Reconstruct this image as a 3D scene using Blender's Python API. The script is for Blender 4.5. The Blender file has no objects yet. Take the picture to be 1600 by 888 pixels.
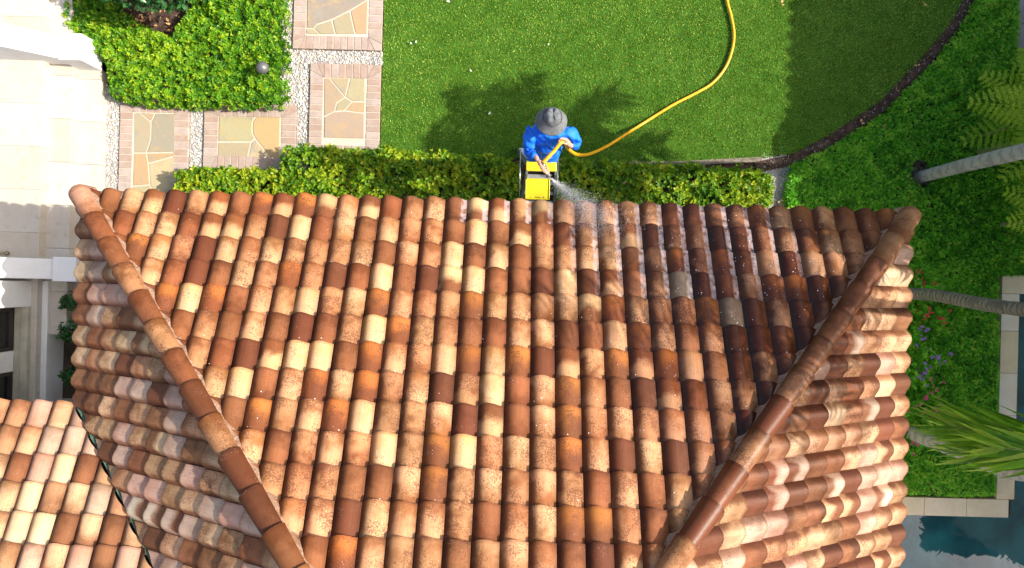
import bpy, bmesh, math, random
import numpy as np
from mathutils import Vector, Matrix
random.seed(7)
RNG = np.random.default_rng(7)
R = math.radians
C = bpy.context.scene.collection
S = bpy.context.scene

# ------------------------------------------------------------------ camera
F_PX, CAM_Z, ROLL = 1067.0, 10.1, math.atan(0.0264)
cam_d = bpy.data.cameras.new('camera')
cam_d.sensor_width = 36.0
cam_d.lens = 36.0 * F_PX / 1600.0
cam_d.clip_end = 500
cam = bpy.data.objects.new('camera', cam_d)
cam.location = (0, 0, CAM_Z)
cam.rotation_euler = (0, 0, ROLL)
C.objects.link(cam)
S.camera = cam
S.render.resolution_x, S.render.resolution_y = 1024, 568

# ------------------------------------------------------------------ sky, sun, exposure
SUN_EL, SUN_AZ = R(42), R(-1.5)          # azimuth from +x, towards +y
w = bpy.data.worlds.new('World')
S.world = w
w.use_nodes = True
nt = w.node_tree
bg = nt.nodes['Background']
sky = nt.nodes.new('ShaderNodeTexSky')
sky.sky_type = 'NISHITA'
sky.sun_disc = False
sky.sun_elevation = SUN_EL
sky.dust_density = 4.0
sky.ozone_density = 0.2
sky.sun_rotation = math.pi / 2 - SUN_AZ
nt.links.new(sky.outputs[0], bg.inputs[0])
bg.inputs[1].default_value = 0.145
sd = bpy.data.lights.new('sun', 'SUN')
sd.energy = 4.4
sd.angle = R(0.5)
sd.color = (1.0, 0.93, 0.82)
sun = bpy.data.objects.new('sun', sd)
dirv = Vector((math.cos(SUN_EL) * math.cos(SUN_AZ), math.cos(SUN_EL) * math.sin(SUN_AZ), math.sin(SUN_EL)))
sun.rotation_euler = dirv.to_track_quat('Z', 'Y').to_euler()
sun.location = (20, 0, 20)
C.objects.link(sun)
S.view_settings.view_transform = 'Standard'
S.view_settings.look = 'None'
S.view_settings.gamma = 1
S.view_settings.exposure = 0.85

# ------------------------------------------------------------------ helpers
SN, CS = math.sin(ROLL), math.cos(ROLL)


def P(ix, iy, z=0.0):
    """place a point seen at photo pixel (ix, iy) at height z"""
    d = (CAM_Z - z) / F_PX
    a, b = (ix - 800) * d, (iy - 444) * d
    return (CS * a + SN * b, SN * a - CS * b, z)


def P2(ix, iy, z=0.0):
    return P(ix, iy, z)[:2]


def tag(o, label=None, cat=None, group=None, kind=None):
    if label: o['label'] = label
    if cat: o['category'] = cat
    if group: o['group'] = group
    if kind: o['kind'] = kind
    return o


def empty(name, loc=(0, 0, 0), rz=0.0):
    o = bpy.data.objects.new(name, None)
    o.location = loc
    o.rotation_euler = (0, 0, rz)
    o.empty_display_size = 0.1
    C.objects.link(o)
    return o


def link(name, me, mat=None, parent=None):
    o = bpy.data.objects.new(name, me)
    if mat is not None and not me.materials:
        me.materials.append(mat)
    C.objects.link(o)
    if parent is not None:
        o.parent = parent
        o.matrix_parent_inverse = Matrix.Translation(parent.location).inverted() @ Matrix.Identity(4) \
            if parent.type == 'EMPTY' and parent.rotation_euler.z == 0 else Matrix.Identity(4)
    return o


def pyd(name, V, Fc, mat=None, parent=None, smooth=False):
    me = bpy.data.meshes.new(name)
    me.from_pydata([tuple(v) for v in V], [], Fc)
    me.update()
    if smooth:
        me.polygons.foreach_set('use_smooth', [True] * len(me.polygons))
    return link(name, me, mat, parent)


def np_mesh(name, V, T, mat=None, parent=None, tint=None, smooth=False):
    """V (n,3), T (m,3 or 4) index array, tint per vertex"""
    V = np.asarray(V, np.float32); T = np.asarray(T, np.int32)
    me = bpy.data.meshes.new(name)
    me.vertices.add(len(V)); me.vertices.foreach_set('co', V.ravel())
    k = T.shape[1]
    me.loops.add(T.size); me.loops.foreach_set('vertex_index', T.ravel())
    me.polygons.add(len(T))
    me.polygons.foreach_set('loop_start', np.arange(0, T.size, k, dtype=np.int32))
    me.update(calc_edges=True)
    if smooth:
        me.polygons.foreach_set('use_smooth', np.ones(len(T), bool))
    if tint is not None:
        a = me.attributes.new('tint', 'FLOAT', 'POINT')
        a.data.foreach_set('value', np.asarray(tint, np.float32))
    me.validate()
    return link(name, me, mat, parent)


class MB:
    """collects boxes, bars and tubes and links them as one mesh"""
    def __init__(s): s.V = []; s.F = []
    def add(s, V, Fc):
        n = len(s.V); s.V += [tuple(v) for v in V]; s.F += [tuple(i + n for i in f) for f in Fc]; return s
    def box(s, x0, x1, y0, y1, z0, z1):
        V = [(x, y, z) for z in (z0, z1) for y in (y0, y1) for x in (x0, x1)]
        return s.add(V, [(0, 2, 3, 1), (4, 5, 7, 6), (0, 1, 5, 4), (2, 6, 7, 3), (0, 4, 6, 2), (1, 3, 7, 5)])
    def bar(s, a, b, wx, wy, up=(0, 0, 1)):
        a, b, up = Vector(a), Vector(b), Vector(up)
        d = (b - a).normalized(); x = d.cross(up)
        if x.length < 1e-3: x = d.cross(Vector((0, 1, 0)))
        x.normalize(); y = x.cross(d).normalized()
        V = [p + x * i * wx / 2 + y * j * wy / 2 for p in (a, b) for i, j in ((-1, -1), (1, -1), (1, 1), (-1, 1))]
        return s.add(V, [(3, 2, 1, 0), (4, 5, 6, 7), (0, 1, 5, 4), (1, 2, 6, 5), (2, 3, 7, 6), (3, 0, 4, 7)])
    def tube(s, pts, rad, n=10, cap=True):
        pts = [Vector(p) for p in pts]
        if not hasattr(rad, '__len__'): rad = [rad] * len(pts)
        V = []; Fc = []; prev = None
        for i, p in enumerate(pts):
            d = (pts[min(i + 1, len(pts) - 1)] - pts[max(i - 1, 0)]).normalized()
            if prev is None:
                x = d.cross(Vector((0, 0, 1)))
                if x.length < .05: x = d.cross(Vector((0, 1, 0)))
            else: x = prev - d * prev.dot(d)
            x.normalize(); prev = x; y = d.cross(x)
            for k in range(n):
                a = 2 * math.pi * k / n
                V.append(p + (x * math.cos(a) + y * math.sin(a)) * rad[i])
        for i in range(len(pts) - 1):
            for k in range(n):
                k2 = (k + 1) % n
                Fc.append((i * n + k, i * n + k2, (i + 1) * n + k2, (i + 1) * n + k))
        if cap:
            Fc.append(tuple(range(n))[::-1]); Fc.append(tuple((len(pts) - 1) * n + k for k in range(n)))
        return s.add(V, Fc)
    def lathe(s, prof, c, n=24, M=None):
        V = []; Fc = []
        for r, z in prof:
            for k in range(n):
                a = 2 * math.pi * k / n
                v = Vector((r * math.cos(a), r * math.sin(a), z))
                if M is not None: v = M @ v
                V.append(v + Vector(c))
        for i in range(len(prof) - 1):
            for k in range(n):
                k2 = (k + 1) % n
                Fc.append((i * n + k, i * n + k2, (i + 1) * n + k2, (i + 1) * n + k))
        return s.add(V, Fc)
    def build(s, name, mat, parent=None, smooth=False, bevel=0):
        o = pyd(name, s.V, s.F, mat, parent, smooth)
        if bevel:
            m = o.modifiers.new('bevel', 'BEVEL'); m.width = bevel; m.segments = 2; m.limit_method = 'ANGLE'
        return o


def inside(poly, X, Y):
    poly = np.asarray(poly); n = len(poly); c = np.zeros(len(X), bool)
    j = n - 1
    for i in range(n):
        xi, yi = poly[i]; xj, yj = poly[j]
        with np.errstate(divide='ignore', invalid='ignore'):
            t = ((yi > Y) != (yj > Y)) & (X < (xj - xi) * (Y - yi) / (yj - yi + 1e-12) + xi)
        c ^= t; j = i
    return c


def edge_dist(poly, X, Y):
    poly = np.asarray(poly, float); D = np.full(len(X), 9e9)
    for i in range(len(poly)):
        a, b = poly[i - 1], poly[i]; d = b - a
        t = np.clip(((X - a[0]) * d[0] + (Y - a[1]) * d[1]) / (d @ d + 1e-12), 0, 1)
        D = np.minimum(D, np.hypot(X - a[0] - t * d[0], Y - a[1] - t * d[1]))
    return D


def scatter(poly, n):
    poly = np.asarray(poly); lo, hi = poly.min(0), poly.max(0)
    X = RNG.uniform(lo[0], hi[0], n * 3); Y = RNG.uniform(lo[1], hi[1], n * 3)
    k = inside(poly, X, Y)
    return X[k][:n], Y[k][:n]


_ph = [(RNG.uniform(-1, 1, 2), RNG.uniform(0, 6.28)) for _ in range(14)]


def bumps(X, Y, scale):
    """cheap smooth pseudo noise in -1..1"""
    r = np.zeros(len(X))
    for i, (d, p) in enumerate(_ph):
        d = d / (np.hypot(*d) + 1e-6); f = scale * (0.6 + 0.17 * i)
        r += np.sin((X * d[0] + Y * d[1]) * f + p) * np.cos((X * d[1] * .8 - Y * d[0]) * f * .7 + p * 2)
    return r / 3.6


def unit(a): return a / (np.linalg.norm(a, axis=-1, keepdims=True) + 1e-9)


def leaves(cen, axis, k, L, W, open_=0.9, lift=0.35, jit=0.5):
    """rosettes of k folded leaves at each centre; returns verts, tris, id of each vertex's rosette"""
    n = len(cen)
    ax = unit(axis)
    t1 = unit(np.cross(ax, unit(RNG.normal(size=(n, 3)))))
    t2 = np.cross(ax, t1)
    Vs, Ts, Id = [], [], []
    base = 0
    for j in range(k):
        a = 2 * np.pi * j / k + RNG.uniform(-.5, .5, n)
        el = RNG.uniform(lift - jit * .5, lift + jit, n)
        rad = t1 * np.cos(a)[:, None] + t2 * np.sin(a)[:, None]
        d = unit(rad * np.cos(el)[:, None] + ax * np.sin(el)[:, None])
        side = unit(np.cross(ax, d)); up = np.cross(d, side)
        s = RNG.uniform(.55, 1.4, n)[:, None]
        b = cen + d * 0.12 * L * s
        tip = cen + d * L * s
        mid = cen + d * L * .5 * s
        l = mid + side * W * .5 * s + up * W * .16
        r = mid - side * W * .5 * s + up * W * .16
        Vs.append(np.stack([b, l, tip, r], 1).reshape(-1, 3))
        i0 = base + np.arange(n) * 4
        Ts.append(np.stack([i0, i0 + 2, i0 + 1], 1)); Ts.append(np.stack([i0, i0 + 3, i0 + 2], 1))
        Id.append(np.repeat(np.arange(n), 4)); base += n * 4
    return np.concatenate(Vs), np.concatenate(Ts), np.concatenate(Id)


# ------------------------------------------------------------------ materials
def mat(name, base=(.5, .5, .5), rough=.6, spec=.5, metallic=0):
    m = bpy.data.materials.new(name); m.use_nodes = True
    b = m.node_tree.nodes['Principled BSDF']
    b.inputs['Base Color'].default_value = (*base, 1)
    b.inputs['Roughness'].default_value = rough
    b.inputs['Metallic'].default_value = metallic
    b.inputs['Specular IOR Level'].default_value = spec
    return m


class NG:
    def __init__(s, m): s.nt = m.node_tree; s.b = s.nt.nodes['Principled BSDF']
    def n(s, t, **kw):
        x = s.nt.nodes.new(t)
        for k, v in kw.items(): setattr(x, k, v)
        return x
    def l(s, a, b): s.nt.links.new(a, b)
    def noise(s, vec, scale, detail=3, rough=.55, dist=0):
        x = s.n('ShaderNodeTexNoise'); x.inputs['Scale'].default_value = scale
        x.inputs['Detail'].default_value = detail; x.inputs['Roughness'].default_value = rough
        x.inputs['Distortion'].default_value = dist
        if vec is not None: s.l(vec, x.inputs['Vector'])
        return x.outputs['Fac']
    def math(s, op, a, b=None, c=None, clamp=False):
        x = s.n('ShaderNodeMath', operation=op, use_clamp=clamp)
        for i, v in enumerate((a, b, c)):
            if v is None: continue
            if isinstance(v, (int, float)): x.inputs[i].default_value = v
            else: s.l(v, x.inputs[i])
        return x.outputs[0]
    def ramp(s, v, lo, hi, a=0., b=1.):
        x = s.n('ShaderNodeMapRange', interpolation_type='SMOOTHSTEP')
        s.l(v, x.inputs[0])
        for i, q in enumerate((lo, hi, a, b)): x.inputs[i + 1].default_value = q
        return x.outputs[0]
    def mix(s, f, a, b, mode='MIX'):
        x = s.n('ShaderNodeMix', data_type='RGBA', blend_type=mode)
        for i, v in ((0, f), (6, a), (7, b)):
            if isinstance(v, (int, float)): x.inputs[i].default_value = v
            elif isinstance(v, tuple): x.inputs[i].default_value = (*v, 1) if len(v) == 3 else v
            else: s.l(v, x.inputs[i])
        return x.outputs[2]
    def bump(s, h, strength=.3, dist=.01):
        x = s.n('ShaderNodeBump'); x.inputs['Strength'].default_value = strength
        x.inputs['Distance'].default_value = dist
        s.l(h, x.inputs['Height']); s.l(x.outputs[0], s.b.inputs['Normal'])
    def pos(s): return s.n('ShaderNodeNewGeometry').outputs['Position']
    def col(s, c): s.l(c, s.b.inputs['Base Color'])


def mottled(name, a, b, scale, rough=.8, spec=.3, bump=.3, bscale=None, bdist=.01, c=None, lo=.35, hi=.65, obj_rand=0.0):
    m = mat(name, a, rough, spec); g = NG(m); p = g.pos()
    if obj_rand:
        oi = g.n('ShaderNodeObjectInfo')
        v = g.n('ShaderNodeVectorMath', operation='SCALE'); g.l(oi.outputs['Random'], v.inputs['Scale'])
        v.inputs[0].default_value = (31, 17, 53)
        q = g.n('ShaderNodeVectorMath', operation='ADD'); g.l(p, q.inputs[0]); g.l(v.outputs[0], q.inputs[1]); p = q.outputs[0]
    col = g.mix(g.ramp(g.noise(p, scale, 4), lo, hi), a, b)
    if c: col = g.mix(g.ramp(g.noise(p, scale * 3.3, 5), .55, .72), col, c)
    fine = g.noise(p, scale * 14, 3)
    col = g.mix(.35, col, g.mix(fine, (.6, .6, .6), (1.3, 1.3, 1.3)), 'MULTIPLY')
    if obj_rand:
        hv = g.n('ShaderNodeHueSaturation'); g.l(col, hv.inputs['Color'])
        g.l(g.math('MULTIPLY_ADD', oi.outputs['Random'], 2 * obj_rand, 1 - obj_rand), hv.inputs['Value'])
        g.l(g.math('MULTIPLY_ADD', oi.outputs['Random'], -.5, 1.25), hv.inputs['Saturation'])
        col = hv.outputs[0]
    g.col(col)
    if bump: g.bump(g.noise(p, bscale or scale * 6, 5), bump, bdist)
    return m


def clay(name, mode):
    """per tile colours from properties of the object, or from attributes of the mesh"""
    m = mat(name, rough=.62, spec=.22); g = NG(m)
    def at(k):
        x = g.n('ShaderNodeAttribute', attribute_type=mode); x.attribute_name = k; return x
    A, B, Q, Z = at('tone_a'), at('tone_b'), at('tile_par'), at('tile_seed')
    sq = g.n('ShaderNodeSeparateXYZ'); g.l(Q.outputs['Vector'], sq.inputs[0])
    speck, grad, wet = sq.outputs
    sz = g.n('ShaderNodeSeparateXYZ'); g.l(Z.outputs['Vector'], sz.inputs[0])
    seed, pan_sheen, patch = sz.outputs
    uv = g.n('ShaderNodeUVMap'); su = g.n('ShaderNodeSeparateXYZ'); g.l(uv.outputs[0], su.inputs[0])
    U, V = su.outputs[0], su.outputs[1]
    off = g.n('ShaderNodeVectorMath', operation='SCALE'); off.inputs[0].default_value = (13.1, 7.7, 29.3); g.l(seed, off.inputs['Scale'])
    pp = g.n('ShaderNodeVectorMath', operation='ADD'); g.l(g.pos(), pp.inputs[0]); g.l(off.outputs[0], pp.inputs[1]); p = pp.outputs[0]
    big = g.noise(p, 9, 3, .5, .4)
    # gradient from butt to head plus cloudy spray of slip
    f = g.math('MULTIPLY', grad, g.math('SUBTRACT', V, .42))
    f = g.math('ADD', g.math('ADD', .54, g.math('MULTIPLY', f, 2.2)), g.math('MULTIPLY', g.math('SUBTRACT', big, .5), g.math('MULTIPLY', patch, .55)))
    # slip tone plus the barrel's shaded side, painted darker on one flank
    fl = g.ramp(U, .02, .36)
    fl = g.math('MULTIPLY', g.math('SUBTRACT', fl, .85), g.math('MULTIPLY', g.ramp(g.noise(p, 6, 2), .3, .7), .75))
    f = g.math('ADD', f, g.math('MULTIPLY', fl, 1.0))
    fac = g.ramp(f, .25, .78)
    grain = g.noise(p, 150, 2, .6)
    fac = g.math('ADD', fac, g.math('MULTIPLY', g.math('SUBTRACT', grain, .5), 1.1), clamp=True)
    col = g.mix(fac, A.outputs['Color'], B.outputs['Color'])
    # slip and flank shade painted on the low side, groove shade in the pan
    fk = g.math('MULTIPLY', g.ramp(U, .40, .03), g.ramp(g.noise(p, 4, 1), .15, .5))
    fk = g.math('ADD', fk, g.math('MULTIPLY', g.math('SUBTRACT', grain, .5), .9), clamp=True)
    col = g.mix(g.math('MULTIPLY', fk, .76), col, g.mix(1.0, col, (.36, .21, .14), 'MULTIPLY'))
    pan_shade = g.math('MULTIPLY', g.ramp(U, .88, .97), g.math('MULTIPLY_ADD', g.noise(p, 20, 3), .4, .1), clamp=True)
    col = g.mix(pan_shade, col, g.mix(1.0, col, (.36, .25, .20), 'MULTIPLY'))
    # course-edge shade painted into the colour along the butt
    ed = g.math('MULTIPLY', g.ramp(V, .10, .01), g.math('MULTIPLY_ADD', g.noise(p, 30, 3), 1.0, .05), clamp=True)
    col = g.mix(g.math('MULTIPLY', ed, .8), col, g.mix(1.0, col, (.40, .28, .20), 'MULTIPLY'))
    # streaks along the tile
    mp = g.n('ShaderNodeMapping'); mp.inputs['Scale'].default_value = (16, 1.1, 1); g.l(uv.outputs[0], mp.inputs[0])
    ad = g.n('ShaderNodeVectorMath', operation='ADD'); g.l(mp.outputs[0], ad.inputs[0]); g.l(off.outputs[0], ad.inputs[1])
    st = g.noise(ad.outputs[0], 1, 3)
    col = g.mix(.6, col, g.mix(st, (.62, .60, .60), (1.35, 1.36, 1.36)), 'MULTIPLY')
    # dark specks, clustered
    sp = g.noise(p, 78, 3, .75)
    cl = g.ramp(g.noise(p, 6, 2), .30, .75)
    thr = g.math('SUBTRACT', .655, g.math('MULTIPLY', g.math('MULTIPLY', cl, speck), .26))
    sm = g.ramp(g.math('SUBTRACT', sp, thr), 0, .035)
    col = g.mix(g.math('MULTIPLY', sm, .75), col, (.12, .040, .018))
    # mineral bloom, pale fine grains
    sp2 = g.noise(p, 110, 2, .7)
    sm2 = g.ramp(g.math('SUBTRACT', sp2, g.math('SUBTRACT', .74, g.math('MULTIPLY', g.ramp(g.noise(p, 7, 2), .5, .7), .12))), 0, .03)
    col = g.mix(g.math('MULTIPLY', sm2, .35), col, (.62, .50, .42))
    # sky sheen of the water film, painted pale into the pan
    pan = g.math('MULTIPLY', g.ramp(U, .70, .80), pan_sheen)
    brk = g.ramp(g.noise(p, 18, 4), .30, .55)
    pan = g.math('MULTIPLY', pan, brk)
    wetm = g.math('MULTIPLY', wet, g.ramp(g.noise(g.pos(), 1.8, 2), .15, .40))
    col = g.mix(g.math('MULTIPLY', wetm, .7), col, g.mix(1.0, col, (.38, .30, .34), 'MULTIPLY'))
    col = g.mix(g.math('MULTIPLY', pan, .5), col, (.50, .44, .46))
    g.col(col)
    rr = g.math('MULTIPLY_ADD', wetm, -.50, .62)
    g.l(g.math('MULTIPLY_ADD', grain, .12, rr), g.b.inputs['Roughness'])
    h = g.math('ADD', g.math('MULTIPLY', g.noise(p, 60, 4, .6), 1.), g.math('MULTIPLY', sm, -.3))
    g.bump(h, .32, .006)
    return m


M = {}
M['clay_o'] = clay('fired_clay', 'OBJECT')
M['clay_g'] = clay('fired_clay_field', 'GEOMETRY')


def leafmat(name, dark, light, yellow, trans=.35, rough=.45):
    m = mat(name, dark, rough, .35); g = NG(m)
    a = g.n('ShaderNodeAttribute'); a.attribute_name = 'tint'
    t = a.outputs['Fac']
    c = g.mix(g.ramp(t, 0, .55), dark, light)
    c = g.mix(g.ramp(t, .5, 1), c, yellow)
    n = g.noise(g.pos(), 40, 2)
    c = g.mix(.5, c, g.mix(n, (.7, .7, .7), (1.3, 1.3, 1.3)), 'MULTIPLY')
    g.col(c)
    tr = g.n('ShaderNodeBsdfTranslucent'); g.l(c, tr.inputs[0])
    ms = g.n('ShaderNodeMixShader'); ms.inputs[0].default_value = trans
    out = g.nt.nodes['Material Output']
    g.l(g.b.outputs[0], ms.inputs[1]); g.l(tr.outputs[0], ms.inputs[2]); g.l(ms.outputs[0], out.inputs[0])
    return m


M['hedge'] = leafmat('hedge_leaf', (.035, .14, .008), (.16, .33, .012), (.42, .50, .02), .4)
M['bed'] = leafmat('bed_leaf', (.035, .16, .010), (.14, .36, .012), (.36, .52, .018), .45)
M['cover'] = leafmat('cover_leaf', (.05, .23, .010), (.17, .58, .03), (.48, .76, .08), .55, .32)
M['grass'] = leafmat('turf_blade', (.12, .21, .016), (.30, .44, .040), (.55, .68, .17), .22, .5)
M['palm'] = leafmat('palm_leaf', (.06, .20, .010), (.18, .40, .020), (.50, .62, .09), .45, .35)
M['fern'] = leafmat('fern_leaf', (.16, .33, .015), (.28, .46, .02), (.48, .64, .035), .5, .5)
M['shrub'] = leafmat('shrub_leaf', (.02, .07, .02), (.04, .14, .035), (.12, .22, .10), .2, .3)
M['soil'] = mottled('mulch', (.045, .030, .024), (.10, .065, .05), 9, .95, .1, .9, 60, .02, (.17, .10, .06))
M['grit'] = mottled('grit', (.16, .13, .10), (.26, .22, .18), 12, .95, .1, .8, 90, .01)
M['ground'] = mottled('garden_soil', (.05, .04, .03), (.09, .07, .05), 3, .95, .1, .6, 40)
M['turfbase'] = mottled('turf_backing', (.035, .11, .010), (.055, .15, .016), 5, .95, .1, .6, 120)
M['concrete'] = mottled('old_concrete', (.26, .24, .23), (.36, .34, .32), 5, .9, .2, .5, 90, .01, (.16, .15, .15))
M['travertine'] = mottled('travertine', (.47, .425, .36), (.51, .465, .40), 2.2, .6, .3, .12, 40, .004, (.43, .375, .30), obj_rand=.012)
M['coping'] = mottled('pool_coping', (.70, .57, .39), (.76, .63, .45), 4, .7, .3, .2, 60, .004, obj_rand=.04)
M['white'] = mottled('white_stucco', (.70, .70, .69), (.74, .74, .73), 6, .75, .3, .12, 120, .003)
M['limestone'] = mottled('limestone', (.34, .33, .26), (.44, .42, .34), 5, .8, .2, .25, 60, .004)
M['wall'] = mottled('cream_render', (.62, .55, .44), (.68, .61, .50), 5, .85, .2, .2, 90, .004)
M['mortar_path'] = mottled('path_mortar', (.50, .43, .34), (.55, .48, .39), 8, .9, .2, .3, 100, .003)
M['brick'] = mottled('pink_brick', (.33, .255, .215), (.38, .30, .255), 7, .85, .2, .35, 120, .004, (.30, .225, .19), obj_rand=.06)
M['mortar_roof'] = mottled('ridge_mortar', (.26, .145, .09), (.36, .23, .16), 14, .9, .2, .7, 60, .01, (.50, .42, .37))
M['patina'] = mottled('copper_flashing', (.04, .10, .07), (.09, .19, .14), 20, .5, .5, .4, 60, .004, (.16, .10, .04))
M['deck'] = mat('roof_felt', (.035, .02, .015), .9, .1)
M['fascia'] = mat('fascia_wood', (.30, .20, .13), .6, .3)
M['frame_dark'] = mat('bronze_frame', (.035, .028, .025), .4, .5)
M['alu'] = mat('aluminium', (.62, .63, .64), .32, .5, .9)
M['fibre'] = mat('grey_green_fibreglass', (.10, .13, .12), .5, .4)
M['yellow'] = mat('yellow_plastic', (.85, .72, .01), .4, .5)
M['hose'] = mottled('yellow_hose', (.85, .38, .012), (.90, .47, .025), 20, .35, .5, .0)
M['hat'] = mottled('grey_hat_cloth', (.115, .125, .135), (.165, .175, .185), 30, .9, .2, .5, 200, .003)
M['shirt'] = mottled('blue_shirt', (.008, .14, .78), (.012, .20, .86), 9, .6, .3, .9, 16, .02)
M['jeans'] = mottled('navy_trousers', (.012, .02, .07), (.02, .03, .10), 12, .8, .2, .3, 60, .01)
M['skin'] = mottled('skin', (.52, .27, .19), (.60, .33, .24), 25, .5, .4, .15, 90, .003)
M['leather'] = mat('boot_leather', (.10, .055, .03), .6, .3)
M['print'] = mat('shirt_print', (.15, .55, .95), .6, .3)
M['black'] = mat('black_plastic', (.03, .03, .03), .4, .5)
M['grey_metal'] = mat('grey_painted_metal', (.13, .13, .135), .38, .5, .3)
M['brass'] = mat('aged_brass', (.30, .24, .15), .4, .5, .8)
M['petal'] = mat('white_petal', (.8, .8, .75), .6, .3)
M['dry'] = mottled('dry_leaf', (.42, .20, .08), (.60, .36, .16), 30, .8, .2, .0)
m = mat('water_drop', (.92, .93, .95), .08, .6); M['drop'] = m
m = mat('window_glass', (.012, .014, .014), .04, .6); M['glass'] = m
m = mat('curtain', (.25, .27, .26), .9, .1); M['curtain'] = m
# pebbles
m = mat('pebble', (.5, .5, .5), .65, .3); g = NG(m)
a = g.n('ShaderNodeAttribute'); a.attribute_name = 'tint'
cr = g.n('ShaderNodeValToRGB'); g.l(a.outputs['Fac'], cr.inputs[0])
cr.color_ramp.elements[0].color = (.30, .30, .29, 1); cr.color_ramp.elements[1].color = (.62, .59, .54, 1)
for q, cc in ((.25, (.36, .37, .36)), (.5, (.50, .49, .45)), (.62, (.46, .36, .25)), (.72, (.60, .58, .55))):
    e = cr.color_ramp.elements.new(q); e.color = (*cc, 1)
g.col(cr.outputs[0]); M['pebble'] = m
# flagstone with object-level colour
m = mat('flagstone', (.4, .35, .2), .75, .25); g = NG(m)
a = g.n('ShaderNodeAttribute', attribute_type='OBJECT'); a.attribute_name = 'tone_a'
n1 = g.noise(g.pos(), 7, 5, .6, .6)
c = g.mix(g.ramp(n1, .45, .85), a.outputs['Color'], (.40, .28, .14))
c = g.mix(g.ramp(g.noise(g.pos(), 5, 4, .6, .5), .52, .75), c, (.27, .25, .20))
c = g.mix(.4, c, g.mix(g.noise(g.pos(), 60, 3), (.75, .75, .75), (1.2, 1.2, 1.2)), 'MULTIPLY')
g.col(c); g.bump(g.noise(g.pos(), 18, 5), .4, .01); M['flag'] = m
# trunks
def trunkmat(name, a_, b_, ring):
    m = mat(name, a_, .85, .2); g = NG(m); p = g.pos()
    n = g.noise(p, 14, 4)
    sp = g.n('ShaderNodeSeparateXYZ'); g.l(p, sp.inputs[0])
    wv = g.math('SINE', g.math('ADD', g.math('MULTIPLY', sp.outputs[2], ring), g.math('MULTIPLY', n, 11)))
    c = g.mix(g.ramp(wv, .1, .9), a_, b_)
    c = g.mix(g.ramp(g.noise(p, 4, 3), .52, .7), c, tuple(.6 * q for q in a_))
    g.col(c); g.bump(wv, .22, .008)
    return m
M['trunk_pale'] = trunkmat('pale_palm_bark', (.40, .40, .37), (.30, .29, .27), 37)
M['trunk_dark'] = trunkmat('ringed_palm_bark', (.20, .20, .17), (.10, .09, .075), 85)
# pool water
m = mat('pool_water', (.012, .085, .115), .03, .8); g = NG(m)
g.col(g.mix(g.ramp(g.noise(g.pos(), 1.6, 3), .35, .65), (.004, .055, .068), (.012, .11, .125)))
g.bump(g.noise(g.pos(), 2.2, 3, .5, .8), .10, .05); M['water'] = m
m = mottled('pool_tile', (.02, .13, .16), (.03, .17, .20), 12, .3, .5, 0); M['pooltile'] = m


# ================================================================== GROUND
xs = [-60, 3.60, 7.48, 8.9, 60]; ys = [-60, -12, -3.25, .05, 60]
V = [(x, y, -.03) for y in ys for x in xs]; Fc = []
for j in range(4):
    for i in range(4):
        if (i, j) in ((1, 1), (2, 1), (2, 2)): continue
        Fc.append((j * 5 + i, j * 5 + i + 1, (j + 1) * 5 + i + 1, (j + 1) * 5 + i))
tag(pyd('ground', V, Fc, M['ground']), 'bare garden soil under the beds and paths', kind='structure')
# pool basin and water
mb = MB()
mb.add([(3.6, -12, -1.4), (8.9, -12, -1.4), (8.9, .05, -1.4), (7.48, .05, -1.4), (7.48, -3.25, -1.4), (3.6, -3.25, -1.4),
        (3.6, -12, -.03), (8.9, -12, -.03), (8.9, .05, -.03), (7.48, .05, -.03), (7.48, -3.25, -.03), (3.6, -3.25, -.03)],
       [(0, 1, 2, 3, 4, 5)] + [(i, (i + 1) % 6, 6 + (i + 1) % 6, 6 + i) for i in range(6)])
tag(mb.build('pool_basin', M['pooltile']), 'teal tiled swimming pool basin round the planted corner', kind='structure')
tag(pyd('pool_water', [(3.6, -12, -.14), (8.9, -12, -.14), (8.9, .05, -.14), (7.48, .05, -.14), (7.48, -3.25, -.14), (3.6, -3.25, -.14)],
        [(0, 1, 2, 3, 4, 5)], M['water']), 'dark blue pool water reflecting the sky', kind='structure')
cop = empty('pool_coping', (7.3, -3.1, 0)); tag(cop, 'pale stone coping round the corner of the pool', kind='structure')
def cope(x0, x1, y0, y1):
    mb = MB(); mb.box(x0 + .002, x1 - .002, y0 + .002, y1 - .002, -.06, .045); mb.build('coping_stone', M['coping'], cop, bevel=.006)
y = -3.25
x = 4.3
while x < 7.2: cope(x, min(x + .62, 7.48), -3.25, -2.98); x += .62
y = -2.98
while y < .0: cope(7.215, 7.48, y, min(y + .62, .05)); y += .62
x = 7.215
while x < 7.9: cope(x, x + .62, .05, .33); x += .62
# pale slab by the top right corner
tag(MB().box(7.32, 8.0, 3.62, 6.5, -.03, .05).build('pavement', M['concrete'], bevel=.01), 'pale grey slab beside the garden bed', kind='structure')

# lawn
lawn_px = [(598, -60), (592, 238), (640, 241), (740, 246), (880, 249), (1000, 254), (1100, 252), (1180, 250), (1240, 240), (1300, 209),
           (1380, 155), (1440, 95), (1480, 45), (1508, -5), (1530, -60)]
lawn = [P2(x, y) for x, y in lawn_px]; lawn[0] = (-2.0, 6.4); lawn[1] = (-2.0, 1.90)
lawn[-1] = (7.6, 6.4)
def sheet(name, poly, z, m, label, kind='structure'):
    return tag(pyd(name, [(x, y, z) for x, y in poly], [tuple(range(len(poly)))[::-1]], m), label, kind=kind)
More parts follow.
